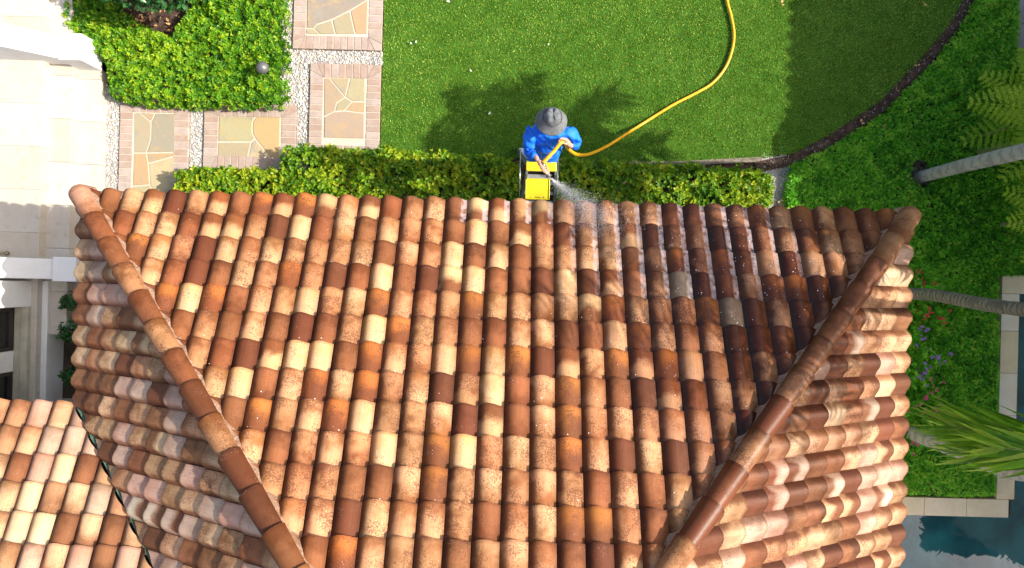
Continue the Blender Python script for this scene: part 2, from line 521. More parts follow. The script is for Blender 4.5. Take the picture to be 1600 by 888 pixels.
# orientation: reversed so the normal points up
sheet('lawn', lawn, .0, M['turfbase'], 'backing of the green artificial lawn')
n = 240000
X, Y = scatter(lawn, n); n = len(X)
h = RNG.uniform(.012, .028, n); a = RNG.uniform(0, 6.28, n)
lean = RNG.uniform(.2, 1.0, n) * h; la = RNG.uniform(0, 6.28, n) * .8 + 4.2 + bumps(X, Y, 14) * .5
wd = RNG.uniform(.0035, .007, n)
b0 = np.stack([X - np.cos(a) * wd, Y - np.sin(a) * wd, np.zeros(n)], 1)
b1 = np.stack([X + np.cos(a) * wd, Y + np.sin(a) * wd, np.zeros(n)], 1)
tp = np.stack([X + np.cos(la) * lean, Y + np.sin(la) * lean, h], 1)
V = np.stack([b0, b1, tp], 1).reshape(-1, 3)
tint = np.clip(.48 + .10 * bumps(X, Y, 2.2) + .05 * bumps(X + 3, Y, 9) + RNG.normal(0, .27, n), 0, 1)
tag(np_mesh('grass', V, np.arange(3 * n).reshape(-1, 3), M['grass'], tint=np.repeat(tint, 3)), 'short green lawn blades', 'grass', kind='stuff')

# soil edge along the curve of the lawn and mulch under the hedges
def strip(name, px, wpx, z, m, label):
    pts = [Vector(P2(*q)) for q in px]; V = []; Fc = []
    for i, p in enumerate(pts):
        d = (pts[min(i + 1, len(pts) - 1)] - pts[max(i - 1, 0)]).normalized(); nrm = Vector((-d.y, d.x))
        V += [(*(p + nrm * wpx), z), (*(p - nrm * wpx), z)]
        if i: Fc.append((2 * i - 2, 2 * i - 1, 2 * i + 1, 2 * i))
    return tag(pyd(name, V, Fc, m), label, kind='structure')
curve = [(1180, 262), (1240, 250), (1300, 219), (1380, 165), (1450, 92), (1492, 40), (1520, -10), (1545, -60)]
sheet('soil', [(-2.0, .2), (-2.0, 2.2), (4.6, 2.2), (4.6, .2)][::-1], -.012, M['soil'], 'dark mulch under the clipped hedges')
pad = [P2(1186, 236), P2(1236, 244), P2(1230, 350), P2(1150, 350), P2(1186, 290)]
sheet('path', pad[::1], -.004, M['concrete'], 'rough grey concrete pad between hedge and groundcover')
strip('soil', curve, .08, .012, M['soil'], 'dark soil edging following the curve of the lawn')
strip('soil', [(870, 251), (960, 257), (1060, 256), (1190, 249)], .035, .010, M['grit'], 'pale grey gritty edging between lawn and hedge')

# ================================================================== PATH PANELS
FL = {'g': (.46, .41, .26), 'o': (.54, .39, .21), 'd': (.36, .33, .25), 'y': (.55, .45, .29), 't': (.48, .38, .26)}
def c5(q): return P2(q[0] / 4.933 + 180, q[1] / 4.933 + 140, .04)
def c6(q): return P2(q[0] / 3.55 + 440, q[1] / 3.55, .04)
brick_me = {}
def brick_mesh(lx, ly):
    k = (round(lx, 3), round(ly, 3))
    if k not in brick_me:
        mb = MB(); b = .004
        x, y = lx / 2, ly / 2
        V = [(-x, -y, 0), (x, -y, 0), (x, y, 0), (-x, y, 0), (-x, -y, .05), (x, -y, .05), (x, y, .05), (-x, y, .05),
             (-x + b, -y + b, .055), (x - b, -y + b, .055), (x - b, y - b, .055), (-x + b, y - b, .055)]
        Fq = [(0, 1, 5, 4), (1, 2, 6, 5), (2, 3, 7, 6), (3, 0, 4, 7), (4, 5, 9, 8), (5, 6, 10, 9), (6, 7, 11, 10), (7, 4, 8, 11), (8, 9, 10, 11)]
        me = bpy.data.meshes.new('brick'); me.from_pydata(V, [], Fq); me.materials.append(M['brick']); brick_me[k] = me
    return brick_me[k]
def inset(poly, d):
    n = len(poly); out = []
    ar = sum(poly[i - 1][0] * poly[i][1] - poly[i][0] * poly[i - 1][1] for i in range(n))
    s = 1 if ar > 0 else -1
    for i in range(n):
        p0, p1, p2 = Vector(poly[i - 1]), Vector(poly[i]), Vector(poly[(i + 1) % n])
        e1 = (p1 - p0).normalized(); e2 = (p2 - p1).normalized()
        n1 = Vector((-e1.y, e1.x)) * s; n2 = Vector((-e2.y, e2.x)) * s
        bs = n1 + n2
        bs = bs / max(bs.length_squared, .5) * 2 if bs.length > 1e-3 else n1
        out.append(p1 + bs * d / max(1, 1) * (1 if bs.length < 1.6 else 1.6 / bs.length))
    return [tuple(q) for q in out], s
def panel(o, i, flags, label, name='path'):
    """o, i = outer and inner rectangles x0,x1,y0,y1"""
    root = empty(name, ((o[0] + o[1]) / 2, (o[2] + o[3]) / 2, 0)); tag(root, label, kind='structure')
    MB().box(o[0] + .006, o[1] - .006, o[2] + .006, o[3] - .006, -.03, .038).build('mortar_bed', M['mortar_path'], root)
    z = -.008
    def lay(cx, cy, lx, ly):
        me = brick_mesh(lx, ly); b = bpy.data.objects.new('brick', me); C.objects.link(b); b.parent = root
        b.location = (cx - root.location.x + random.uniform(-.0015, .0015), cy - root.location.y, z + random.uniform(-.002, .002))
        b.rotation_euler = (0, 0, random.uniform(-.01, .01))
    j = .010
    wl, wr, wb, wt = i[0] - o[0], o[1] - i[1], i[2] - o[2], o[3] - i[3]
    n = max(1, round((i[1] - i[0]) / .102)); s = (i[1] - i[0]) / n
    for k in range(n):
        for yy, ww in ((o[2] + wb / 2, wb), (o[3] - wt / 2, wt)):
            lay(i[0] + (k + .5) * s, yy, s - j, ww - j)
    n = max(1, round((i[3] - i[2]) / .102)); s = (i[3] - i[2]) / n
    for k in range(n):
        for xx, ww in ((o[0] + wl / 2, wl), (o[1] - wr / 2, wr)):
            lay(xx, i[2] + (k + .5) * s, ww - j, s - j)
    # mitred corner bricks: two triangles/wedges at each corner
    for (ax, ay, bx, by) in ((o[0], o[2], i[0], i[2]), (o[1], o[2], i[1], i[2]), (o[0], o[3], i[0], i[3]), (o[1], o[3], i[1], i[3])):
        m1 = ((ax + bx) / 2, ay); m2 = (ax, (ay + by) / 2)
        for poly in ([(bx, ay), m1, (bx, by)], [m1, (ax, ay), m2, (bx, by)], [m2, (ax, by), (bx, by)]):
            pl, s_ = inset(poly, .004)
            slab('brick', pl, s_, .047, M['brick'], root)
    for code, poly in flags:
        pl, s_ = inset(poly, .011)
        ob = slab('flagstone', pl, s_, .049 + random.uniform(-.002, .002), M['flag'], root)
        ob['tone_a'] = [max(0, .70 * q * random.uniform(.93, 1.07)) for q in FL[code]]
    return root
def slab(name, pl, s_, top, m, root):
    if s_ < 0: pl = pl[::-1]
    n = len(pl); cx = sum(p[0] for p in pl) / n; cy = sum(p[1] for p in pl) / n
    V = [(x, y, 0) for x, y in pl] + [(x, y, top - .005) for x, y in pl] + [(x + (cx - x) * .03, y + (cy - y) * .03, top) for x, y in pl]
    Fq = [(i, (i + 1) % n, n + (i + 1) % n, n + i) for i in range(n)] + [(n + i, n + (i + 1) % n, 2 * n + (i + 1) % n, 2 * n + i) for i in range(n)] + [tuple(range(2 * n, 3 * n))]
    return pyd(name, V, Fq, m, root)
fa = [('g', [(145, 180), (190, 178), (280, 250), (278, 390), (242, 490), (145, 492)]), ('t', [(190, 178), (310, 183), (280, 250)]),
      ('d', [(310, 183), (468, 186), (466, 485), (242, 490), (278, 390), (280, 250)]), ('o', [(145, 492), (242, 490), (258, 570), (268, 735), (135, 748)]),
      ('o', [(242, 490), (466, 485), (462, 515), (258, 570)]), ('y', [(258, 570), (462, 515), (455, 860), (330, 860), (268, 735)]),
      ('g', [(135, 748), (268, 735), (330, 860), (315, 900), (130, 900)]), ('y', [(330, 860), (455, 860), (450, 1180), (125, 1180), (130, 900), (315, 900)])]
fb = [('g', [(797, 203), (1085, 208), (1060, 250), (1060, 340), (1080, 380), (1050, 405), (792, 405)]),
      ('o', [(1085, 208), (1277, 213), (1268, 532), (1200, 530), (1080, 380), (1060, 340), (1060, 250)]),
      ('g', [(792, 405), (1050, 405), (1025, 525), (785, 522)]), ('y', [(1050, 405), (1080, 380), (1200, 530), (1025, 525)])]
fc = [('t', [(235, 432), (265, 432), (355, 540), (310, 570), (295, 620), (235, 650)]), ('g', [(265, 432), (380, 432), (355, 540)]),
      ('g', [(380, 432), (465, 432), (465, 565), (395, 565), (355, 540)]), ('g', [(355, 540), (395, 565), (350, 615), (295, 620), (310, 570)]),
      ('o', [(395, 565), (465, 565), (463, 630), (350, 615)]), ('t', [(235, 650), (295, 620), (350, 615), (463, 630), (460, 773), (232, 768)])]
fd = [('d', [(140, -150), (450, -160), (480, 0), (380, 60), (280, 110), (200, 135), (180, 160), (137, 158)]), ('g', [(180, 160), (200, 135), (280, 110), (300, 193), (215, 193)]),
      ('g', [(280, 110), (380, 60), (410, 193), (300, 193)]), ('o', [(380, 60), (480, 0), (475, 193), (410, 193)]), ('t', [(137, 158), (180, 160), (215, 193), (135, 192)])]
panel((-5.84, -4.82, -.02, 2.60), (-5.64, -5.04, .20, 2.38), [(c, [c5(q) for q in p]) for c, p in fa], 'brick framed flagstone paving nearest the pale terrace')
panel((-4.60, -3.24, 1.58, 2.55), (-4.385, -3.46, 1.785, 2.355), [(c, [c5(q) for q in p]) for c, p in fb], 'brick framed flagstone paving between bed and hedge')
panel((-3.055, -2.01, 1.78, 3.18), (-2.85, -2.215, 1.98, 2.965), [(c, [c6(q) for q in p]) for c, p in fc], 'brick framed flagstone paving beside the lawn corner')
panel((-3.325, -2.01, 3.38, 4.85), (-3.13, -2.215, 3.585, 4.65), [(c, [c6(q) for q in p]) for c, p in fd], 'largest brick framed flagstone paving at the picture top')

# gravel
for (x0, x1, y0, y1) in ((-6.2, -5.84, -.1, 2.75), (-4.82, -4.60, 1.1, 2.75), (-3.24, -3.055, 1.3, 2.58), (-3.5, -3.055, 2.55, 3.38), (-3.5, -3.325, 3.38, 4.85), (-3.055, -2.0, 3.18, 3.38)):
    tag(pyd('path', [(x0, y0, .002), (x1, y0, .002), (x1, y1, .002), (x0, y1, .002)], [(0, 1, 2, 3)], M['concrete']), 'grit bed under the river pebbles', kind='structure')
gr = []
for (x0, x1, y0, y1) in ((-6.12, -5.845, -.1, 2.75), (-4.81, -4.61, 1.1, 2.75), (-3.235, -3.06, 1.3, 2.58), (-3.5, -3.06, 2.55, 3.38), (-3.5, -3.33, 3.38, 4.85), (-3.06, -2.01, 3.185, 3.375)):
    k = int((x1 - x0) * (y1 - y0) / (.030 * .026) * 2.2)
    gr.append(np.stack([RNG.uniform(x0, x1, k), RNG.uniform(y0, y1, k)], 1))
gr = np.concatenate(gr); n = len(gr)
bm = bmesh.new(); bmesh.ops.create_icosphere(bm, subdivisions=1, radius=1)
bm.verts.ensure_lookup_table(); iv = np.array([v.co[:] for v in bm.verts]); it = np.array([[v.index for v in f.verts] for f in bm.faces]); bm.free()
def blobs(name, pts, sc, m, parent=None, tint=None, smooth=True, rough=.12):
    n = len(pts); a = RNG.uniform(0, 6.28, n); ca, sa = np.cos(a), np.sin(a)
    V = iv[None] * sc[:, None, :] * (1 + RNG.normal(0, rough, (n, len(iv), 1)))
    x = V[..., 0] * ca[:, None] - V[..., 1] * sa[:, None]; y = V[..., 0] * sa[:, None] + V[..., 1] * ca[:, None]
    V = np.stack([x, y, V[..., 2]], -1) + pts[:, None, :]
    T = (it[None] + (np.arange(n) * len(iv))[:, None, None]).reshape(-1, 3)
    tt = None if tint is None else np.repeat(tint, len(iv))
    return np_mesh(name, V.reshape(-1, 3), T, m, parent, tt, smooth)
sc = np.stack([RNG.uniform(.012, .024, n), RNG.uniform(.010, .017, n), RNG.uniform(.007, .012, n)], 1)
tag(blobs('gravel', np.concatenate([gr, RNG.uniform(-.012, .012, (n, 1))], 1), sc, M['pebble'], tint=np.clip(RNG.beta(1.6, 1.3, n), 0, 1)),
    'grey and tan river pebbles between the paved panels', 'gravel', kind='stuff')

# ================================================================== PLANTING
def bed(name, poly, n, z0, z1, L, Wd, k, m, label, cat='groundcover', lump=.05, lscale=6, tintf=None, kind='stuff', parent=None, edge=.09, hmask=None):
    X, Y = scatter(poly, n)
    if hmask is not None:
        kk = ~hmask(X, Y); X, Y = X[kk], Y[kk]
    n = len(X)
    e = edge_dist(poly, X, Y)
    if hmask is not None and hasattr(hmask, 'd'): e = np.minimum(e, hmask.d(X, Y))
    sh = np.clip(e / edge, 0, 1) ** .5
    lu = bumps(X, Y, lscale)
    Z = z0 + (z1 - z0) * sh * RNG.uniform(.72, 1.0, n) + lump * lu * sh
    gx = (bumps(X + .02, Y, lscale) - lu) / .02 * lump; gy = (bumps(X, Y + .02, lscale) - lu) / .02 * lump
    ax = np.stack([-gx, -gy, np.ones(n)], 1) + RNG.normal(0, .35, (n, 3))
    V, T, I = leaves(np.stack([X, Y, Z], 1), ax, k, L, Wd)
    t = .45 + RNG.normal(0, .28, n) + .18 * lu
    if tintf is not None: t = t + tintf(X, Y)
    o = np_mesh(name, V, T, m, parent, np.clip(t, 0, 1)[I])
    if label: tag(o, label, cat, kind=kind)
    return o

# top left bed with a bare patch of mulch
tl_poly = [(-6.55, 5.2), P2(96, 50, .3), P2(126, 55, .3), P2(128, 90, .3), P2(162, 95, .3), P2(163, 146, .35), P2(205, 160, .35), P2(300, 165, .35), P2(370, 168, .35), P2(443, 163, .35), P2(445, 60, .35), P2(447, -60, .35), (-3.55, 5.2)]
bare = [P2(190, -30, .1), P2(196, 22, .1), P2(225, 42, .1), P2(262, 58, .1), P2(275, 62, .1), P2(290, 38, .1), P2(305, 16, .1), P2(300, -30, .1)]
def hm(X, Y): return inside(bare, X, Y)
hm.d = lambda X, Y: edge_dist(bare, X, Y)
sheet('soil', [(-6.2, 2.5), (-3.4, 2.5), (-3.4, 5.4), (-6.6, 5.4)][::-1], -.006, M['soil'], 'brown mulch under the leafy bed and its shrub')
bed('groundcover', tl_poly, 15000, .08, .34, .040, .024, 6, M['bed'], 'bright green mounded groundcover bed beside the terrace steps', lump=.045, lscale=13,
    tintf=lambda X, Y: .22 * np.exp(-((X + 5.3) ** 2 + (Y - 3.2) ** 2) / .5), hmask=hm)
# big right hand bed
rb = [P2(1236, 258, .12), P2(1300, 229, .12), P2(1384, 175, .12), P2(1457, 100, .12), P2(1502, 45, .12), P2(1530, -10, .12), P2(1550, -60, .12),
            (7.75, 6.4), (7.32, 5.6), (7.32, 3.6), (7.34, 3.6), (7.34, 3.55), (8.2, 3.5), (8.2, .37), P2(1562, 432, .12), P2(1563, 520, .12), P2(1562, 640, .12), P2(1558, 776, .12), P2(1500, 778, .12), P2(1400, 772, .12), (3.7, -2.9), (3.7, .6), P2(1226, 350, .12), P2(1228, 290, .12)]
def rt(X, Y): return .20 * np.clip((Y - 2.2), 0, 2) / 2 + .06 * bumps(X, Y, 2.0) + .12 * np.clip(-1.8 - Y, 0, 1)
dirt = (5.97, 1.76)
def hm2(X, Y): return np.hypot(X - dirt[0], (Y - dirt[1])) < .20 + .05 * bumps(X, Y, 9)
bed('groundcover', rb, 80000, .03, .14, .029, .016, 5, M['cover'], 'fine leaved dark green groundcover filling the right side', lump=.022, lscale=9, tintf=rt, hmask=hm2, edge=.05)
blobs_n = 900
X, Y = RNG.uniform(-.24, .24, (2, blobs_n))
o = blobs('soil', np.stack([X + dirt[0], Y + dirt[1], RNG.uniform(0, .02, blobs_n)], 1), RNG.uniform(.006, .018, (blobs_n, 3)), M['grit'], rough=.3)
tag(o, 'loose dark mulch round the pale palm trunk', 'mulch', kind='stuff')


def hedge(x0, x1, y0, y1, hgt, dens, label, yfun=None, yellow=0.0, hole=None):
    root = empty('hedge', ((x0 + x1) / 2, (y0 + y1) / 2, 0))
    tag(root, label, 'hedge')
    A = (x1 - x0) * (y1 - y0 + 1.4 * hgt)
    n = int(A * dens)
    # top + sides
    s = RNG.uniform(0, y1 - y0 + 1.6 * hgt, n); X = RNG.uniform(x0, x1, n)
    wy = y1 - y0; sd = .8 * hgt
    Y = np.where(s < sd, y0, np.where(s > sd + wy, y1, y0 + (s - sd)))
    Z = np.where(s < sd, hgt - (sd - s), np.where(s > sd + wy, hgt - (s - sd - wy), hgt))
    N = np.stack([np.zeros(n), np.where(s < sd, -1., np.where(s > sd + wy, 1., 0.)), np.where((s >= sd) & (s <= sd + wy), 1., .35)], 1)
    # ends
    ne = n // 7
    Xe = np.where(RNG.random(ne) < .5, x0, x1); Ye = RNG.uniform(y0, y1, ne); Ze = RNG.uniform(.1, hgt, ne)
    X = np.concatenate([X, Xe]); Y = np.concatenate([Y, Ye]); Z = np.concatenate([Z, Ze])
    N = np.concatenate([N, np.stack([np.sign(Xe - (x0 + x1) / 2), np.zeros(ne), np.full(ne, .3)], 1)])
    n = len(X)
    cy = (y0 + y1) / 2
    # rounded, lumpy
    ex = np.minimum(X - x0, x1 - X); rd = np.clip(ex / .2, 0, 1) ** .5
    Y = cy + (Y - cy) * (.82 + .18 * rd) + .045 * bumps(X, Z * 2 + Y, 7)
    top = (s.mean() > 0)
    ey = np.minimum(Y - y0, y1 - Y)
    Z = np.clip(Z - .10 * (1 - np.clip(ey / .12, 0, 1)) ** 2 - .08 * (1 - rd) + .055 * bumps(X, Y, 8) + .02 * bumps(X, Y, 25), .05, 2)
    X = X + RNG.normal(0, .02, n)
    if yfun is not None: Y = Y + yfun(X)
    Pn = np.stack([X, Y, Z], 1) + RNG.normal(0, .022, (n, 3)) - unit(N) * np.abs(RNG.normal(0, .03, n))[:, None]
    if hole is not None:
        kk = ~hole(Pn[:, 0], Pn[:, 1]); Pn, N = Pn[kk], N[kk]; n = len(Pn)
    V, T, I = leaves(Pn, N + RNG.normal(0, .45, (n, 3)), 6, .047, .030)
    t = .42 + RNG.normal(0, .22, n) + yellow + .2 * bumps(Pn[:, 0], Pn[:, 1], 5)
    np_mesh('foliage', V, T, M['hedge'], root, np.clip(t, 0, 1)[I])
    mb = MB(); k = 0
    xx = x0 + .15
    while xx < x1 - .1:
        dy = float(yfun(np.array([xx]))[0]) if yfun is not None else 0
        for j in range(3):
            b = Vector((xx, cy + dy + random.uniform(-.08, .08), -.02))
            for q in range(3):
                mb.tube([b, b + Vector((random.uniform(-.08, .08), random.uniform(-.08, .08), hgt * .5)), b + Vector((random.uniform(-.16, .16), random.uniform(-.2, .2), hgt * .88))], [.009, .006, .003], 5, False)
        xx += .22
    mb.build('stem', M['soil'], root)
    return root
def lefty(X): # the left hedge steps back (north) east of the paving corner
    return .13 * np.clip((X + 3.25) / .25, 0, 1) - .05
hedge(-4.80, -3.15, .90, 1.50, .50, 1000, 'light yellow green clipped hedge at the end by the flagstones', None, .22)
hedge(-3.28, .02, .98, 1.84, .52, 950, 'long clipped green hedge from the paving to the ladder', lambda X: -.10 * np.clip((X + 2.2) / 2.5, 0, 1), .18)
hedge(.66, 3.62, .94, 1.78, .50, 1000, 'clipped hedge to the right of the ladder beside the lawn', lambda X: -.03 * (X - .6), .17)
# litter
n = 800
X = RNG.uniform(-3.0, 3.6, n); Y = RNG.uniform(.72, 1.05, n)
V, T, I = leaves(np.stack([X, Y, RNG.uniform(0, .02, n)], 1), np.tile([[0, 0, 1.]], (n, 1)) + RNG.normal(0, .3, (n, 3)), 1, .05, .03)
tag(np_mesh('leaf_litter', V, T, M['dry']), 'fallen orange brown leaves under the eaves', 'leaf litter', kind='stuff')
n = 45
X = RNG.uniform(-5.75, -4.8, n); Y = P2(225, 40)[1] + RNG.uniform(-.1, .25, n)
V, T, I = leaves(np.stack([X, Y, np.full(n, .02)], 1), np.tile([[0, 0, 1.]], (n, 1)), 1, .075, .035)
tag(np_mesh('leaf_litter', V, T, M['dry']), 'pale dry leaves on the mulch below the top shrub', 'leaf litter', kind='stuff')

# shrub at the top, tall: its shade falls over bed and terrace
def shrub(loc, r, hgt, n, label, m, L=.09, Wd=.05, name='shrub'):
    root = empty(name, loc); tag(root, label, 'shrub')
    u = unit(RNG.normal(size=(n, 3))); u[:, 2] = np.abs(u[:, 2]) * 1.0 - .15
    rr = RNG.uniform(.6, 1, n)[:, None]
    Pn = u * rr * np.array([r, r, hgt * .5]) + np.array([loc[0], loc[1], hgt * .52])
    Pn += .08 * np.stack([bumps(Pn[:, 0], Pn[:, 2], 7), bumps(Pn[:, 1], Pn[:, 2], 7), bumps(Pn[:, 0], Pn[:, 1], 7)], 1)
    V, T, I = leaves(Pn, u + RNG.normal(0, .4, (n, 3)), 6, L, Wd)
    np_mesh('foliage', V, T, m, root, np.clip(.4 + RNG.normal(0, .25, n), 0, 1)[I])
    mb = MB()
    for k in range(7):
        a = k * .9; d = Vector((math.cos(a), math.sin(a), 0))
        b = Vector(loc) + d * .04
        mb.tube([b, b + d * r * .3 + Vector((0, 0, hgt * .35)), b + d * r * .7 + Vector((0, 0, hgt * .7))], [.02, .014, .006], 6, False)
    mb.build('stem', M['soil'], root)
    return root
shrub((*P2(258, -46, .5), 0), .74, 1.9, 1300, 'dark glossy leaved shrub standing in the mulch at the top', M['shrub'])
# plant between the white low wall and the roof
for (px, py, r_, lb) in ((104, 470, .2, 'dark leafy plant by the low white wall below the white pier'), (100, 520, .2, 'middle dark leafy plant in the gap between low wall and eaves'),
                         (104, 585, .22, 'dark leafy plant in the gap nearest the lower wing roof')):
    q = P2(px + 12, py, .3); shrub((q[0], q[1], 0), r_ * .75, .5, 90, lb, M['shrub'], .06, .035)

# flowers along the right eave
def flower(px, py, col, label, seed):
    q = P2(px, py, .25); loc = (q[0], q[1], 0)
    root = empty('flowering_plant', loc); tag(root, label, 'flowers', 'flowering plants along the right eave')
    n = 46
    a = RNG.uniform(0, 6.28, n); r = RNG.uniform(0, .19, n)
    Pn = np.stack([loc[0] + r * np.cos(a), loc[1] + r * np.sin(a), RNG.uniform(.15, .3, n)], 1)
    V, T, I = leaves(Pn, np.tile([[0, 0, 1.]], (n, 1)) + RNG.normal(0, .4, (n, 3)), 6, .055, .03)
    np_mesh('foliage', V, T, M['cover'], root, np.clip(.4 + RNG.normal(0, .2, n), 0, 1)[I])
    k = 9; idx = RNG.choice(n, k, False)
    V, T, I = leaves(Pn[idx] + np.array([0, 0, .09]), np.tile([[0, 0, 1.]], (k, 1)) + RNG.normal(0, .3, (k, 3)), 5, .030, .026, lift=.3)
    np_mesh('blossom', V, T, col, root)
M['fl_red'] = mat('red_petal', (.42, .03, .03), .6, .3)
M['fl_pink'] = mat('magenta_petal', (.50, .05, .17), .6, .3)
M['fl_purple'] = mat('violet_petal', (.24, .10, .42), .6, .3)
for i, (px, py, c, w_) in enumerate([(1428, 425, 'fl_red', 'red flowers by the corner of the eave'), (1452, 452, 'fl_red', 'red flowers just above the curved palm trunk'), (1440, 492, 'fl_red', 'red flowers just below the curved palm trunk'),
        (1463, 497, 'fl_red', 'outer red flowers below the curved palm trunk'), (1432, 528, 'fl_purple', 'uppermost violet flowers beside the eave'), (1456, 556, 'fl_purple', 'violet flowers farther out in the groundcover'),
        (1434, 585, 'fl_purple', 'lowest violet flowers beside the eave'), (1452, 606, 'fl_pink', 'topmost magenta flowers out in the groundcover'), (1428, 636, 'fl_pink', 'magenta flowers against the eave above the frond tip'), (1462, 645, 'fl_pink', 'magenta flowers behind the long palm frond'),
        (1430, 690, 'fl_pink', 'lowest magenta flowers under the frond tip')]):
    flower(px, py, M[c], w_, i)

# ================================================================== PALMS AND FERNS
def frond(base, tip, sag, nl, L, Wd, droop, fwd, Vs, Ts, Is, rng, lw=.5, stem=None, taper=.45, spread=.10):
    """pinnate frond: rachis is a quadratic arc, leaflets both sides"""
    base, tip = np.array(base, float), np.array(tip, float)
    mid = (base + tip) / 2 + np.array([0, 0, sag])
    t = np.linspace(.06, 1, nl)
    Pt = (1 - t)[:, None] ** 2 * base + 2 * (t * (1 - t))[:, None] * mid + t[:, None] ** 2 * tip
    D = unit(2 * (1 - t)[:, None] * (mid - base) + 2 * t[:, None] * (tip - mid))
    side = unit(np.cross(D, np.array([0, 0, 1.])))
    for s in (-1, 1):
        n = nl
        ll = L * (np.sin(np.pi * (t * .8 + .14)) * (1 - taper) + taper) * rng.uniform(.85, 1.1, n)
        d0 = unit(side * s + D * fwd + rng.normal(0, spread, (n, 3)))
        dv = rng.uniform(.4, 1.9, n)
        segs = 4
        wv = np.array([.55, 1, .85, .5, .04])
        upv = unit(np.cross(d0, D)) * (-s)
        wd = unit(D - d0 * np.sum(D * d0, 1, keepdims=True))
        pts = []
        for k in range(segs + 1):
            q = k / segs
            p = Pt + d0 * (ll * q)[:, None] + np.array([0, 0, -1.]) * (droop * dv * ll * q ** 2)[:, None]
            pts.append((p + wd * Wd * .5 * wv[k], p - wd * Wd * .5 * wv[k]))
        base_i = sum(len(v) for v in Vs)
        V = np.stack([x for a, b in pts for x in (a, b)], 1)     # n, 2*(segs+1), 3
        m_ = 2 * (segs + 1)
        i0 = base_i + np.arange(n) * m_
        for k in range(segs):
            Ts.append(np.stack([i0 + 2 * k, i0 + 2 * k + 1, i0 + 2 * k + 3, i0 + 2 * k + 2], 1))
        Vs.append(V.reshape(-1, 3)); Is.append(np.repeat(rng.uniform(0, 1, n), m_))
    if stem is not None: stem.tube(Pt[::max(1, nl // 8)], np.linspace(.016, .004, len(Pt[::max(1, nl // 8)])), 6)


def palm(base, path, r0, r1, tm, crown, label, spec, rings=True):
    root = empty('palm_tree', base); tag(root, label, 'palm tree')
    pts = []; rad = []
    P_ = [Vector(p) for p in path]
    N = 60
    for i in range(N + 1):
        t = i / N * (len(P_) - 1); k = min(int(t), len(P_) - 2); f = t - k
        a, b, c, d = P_[max(k - 1, 0)], P_[k], P_[k + 1], P_[min(k + 2, len(P_) - 1)]
        p = .5 * ((2 * b) + (c - a) * f + (2 * a - 5 * b + 4 * c - d) * f * f + (3 * b - a - 3 * c + d) * f ** 3)
        r = r0 + (r1 - r0) * i / N
        if i < 4: r *= 1 + .22 * (4 - i) / 4
        pts.append(p); rad.append(r * (1 + spec.get('ring', .03) * (1 if i % 2 else -1)))
    MB().tube(pts, rad, 16).build('trunk', tm, root, smooth=True)
    cr = np.array(crown)
    rng = np.random.default_rng(spec.get('seed', 1))
    for (az, L, el, nl, ll, wd, droop, fwd) in spec['fronds']:
        Vs, Ts, Is = [], [], []; stem = MB()
        tip = cr + np.array([math.cos(az) * L * math.cos(el), math.sin(az) * L * math.cos(el), math.sin(el) * L])
        frond(cr, tip, .28 * L, nl, ll, wd, droop, fwd, Vs, Ts, Is, rng, stem=stem)
        o = np_mesh('frond', np.concatenate(Vs), np.concatenate(Ts), M['palm'], root, np.clip(np.concatenate(Is) * .6 + .15, 0, 1))
        stem.build('rachis', M['fern_stem'], o)
    return root
M['fern_stem'] = mat('green_stem', (.14, .18, .05), .6, .3)
def crownset(n, L, ll, wd, nl=26, droop=.35, fwd=.5, seed=1, ph=0.0):
    r = random.Random(seed)
    return [(ph + 2 * math.pi * k / n * 1.0 + r.uniform(-.15, .15), L * r.uniform(.85, 1.08), r.uniform(-.35, .25) if k % 2 else r.uniform(.1, .75), nl, ll, wd, droop, fwd) for k in range(n)]
b1 = (6.0, 1.74, 0)
palm(b1, [(6.0, 1.74, -.05), (6.0, 1.74, 1.2), (6.03, 1.70, 3), (6.05, 1.5, 5.05)], .085, .105, M['trunk_pale'], (6.05, 1.48, 5.1),
     'pale grey smooth palm trunk rising from the mulch spot, upper right', {'seed': 3, 'ring': .006, 'fronds': crownset(19, 1.45, .50, .056, 34, seed=3)})
palm((5.62, 0, 0), [(5.62, .0, -.05), (5.6, .0, 1.0), (5.6, -.12, 2.4), (5.8, -.2, 4.6), (6.0, -.1, 6.85)], .084, .074, M['trunk_dark'], (6.0, -.1, 6.9),
     'dark ringed palm trunk curving out from under the roof edge', {'seed': 5, 'fronds': crownset(12, 1.45, .5, .034, 24, seed=5, ph=.3)})
fr = crownset(9, 1.5, .6, .045, 24, seed=9, ph=-.9)
fr = [f for f in fr if math.cos(f[0]) > -.1]
p3 = palm((5.88, -2.02, 0), [(5.88, -2.02, -.05), (5.86, -2.02, 1.2), (5.8, -1.98, 2.4), (5.78, -1.52, 3.65)], .10, .085, M['trunk_pale'], (5.78, -1.48, 3.7),
     'palm with long green strap fronds reaching left over the bed, lower right', {'seed': 9, 'ring': .008, 'fronds': fr})
# the drooping frond in view
rng = np.random.default_rng(11)
for (tx, ty, tz, nl, ll) in ((1495, 668, 2.9, 28, .66), (1505, 690, 2.5, 28, .66), (1520, 712, 2.8, 26, .62), (1560, 700, 3.3, 22, .55)):
    Vs, Ts, Is = [], [], []; stem = MB()
    frond((5.74, -1.45, 3.72), P(tx, ty, tz), (.10), nl, ll, .046, .42, 2.6, Vs, Ts, Is, rng, stem=stem, spread=.33)
    o = np_mesh('frond', np.concatenate(Vs), np.concatenate(Ts), M['palm'], p3, np.clip(np.concatenate(Is) * .75 + .1, 0, 1))
    stem.build('rachis', M['fern_stem'], o)


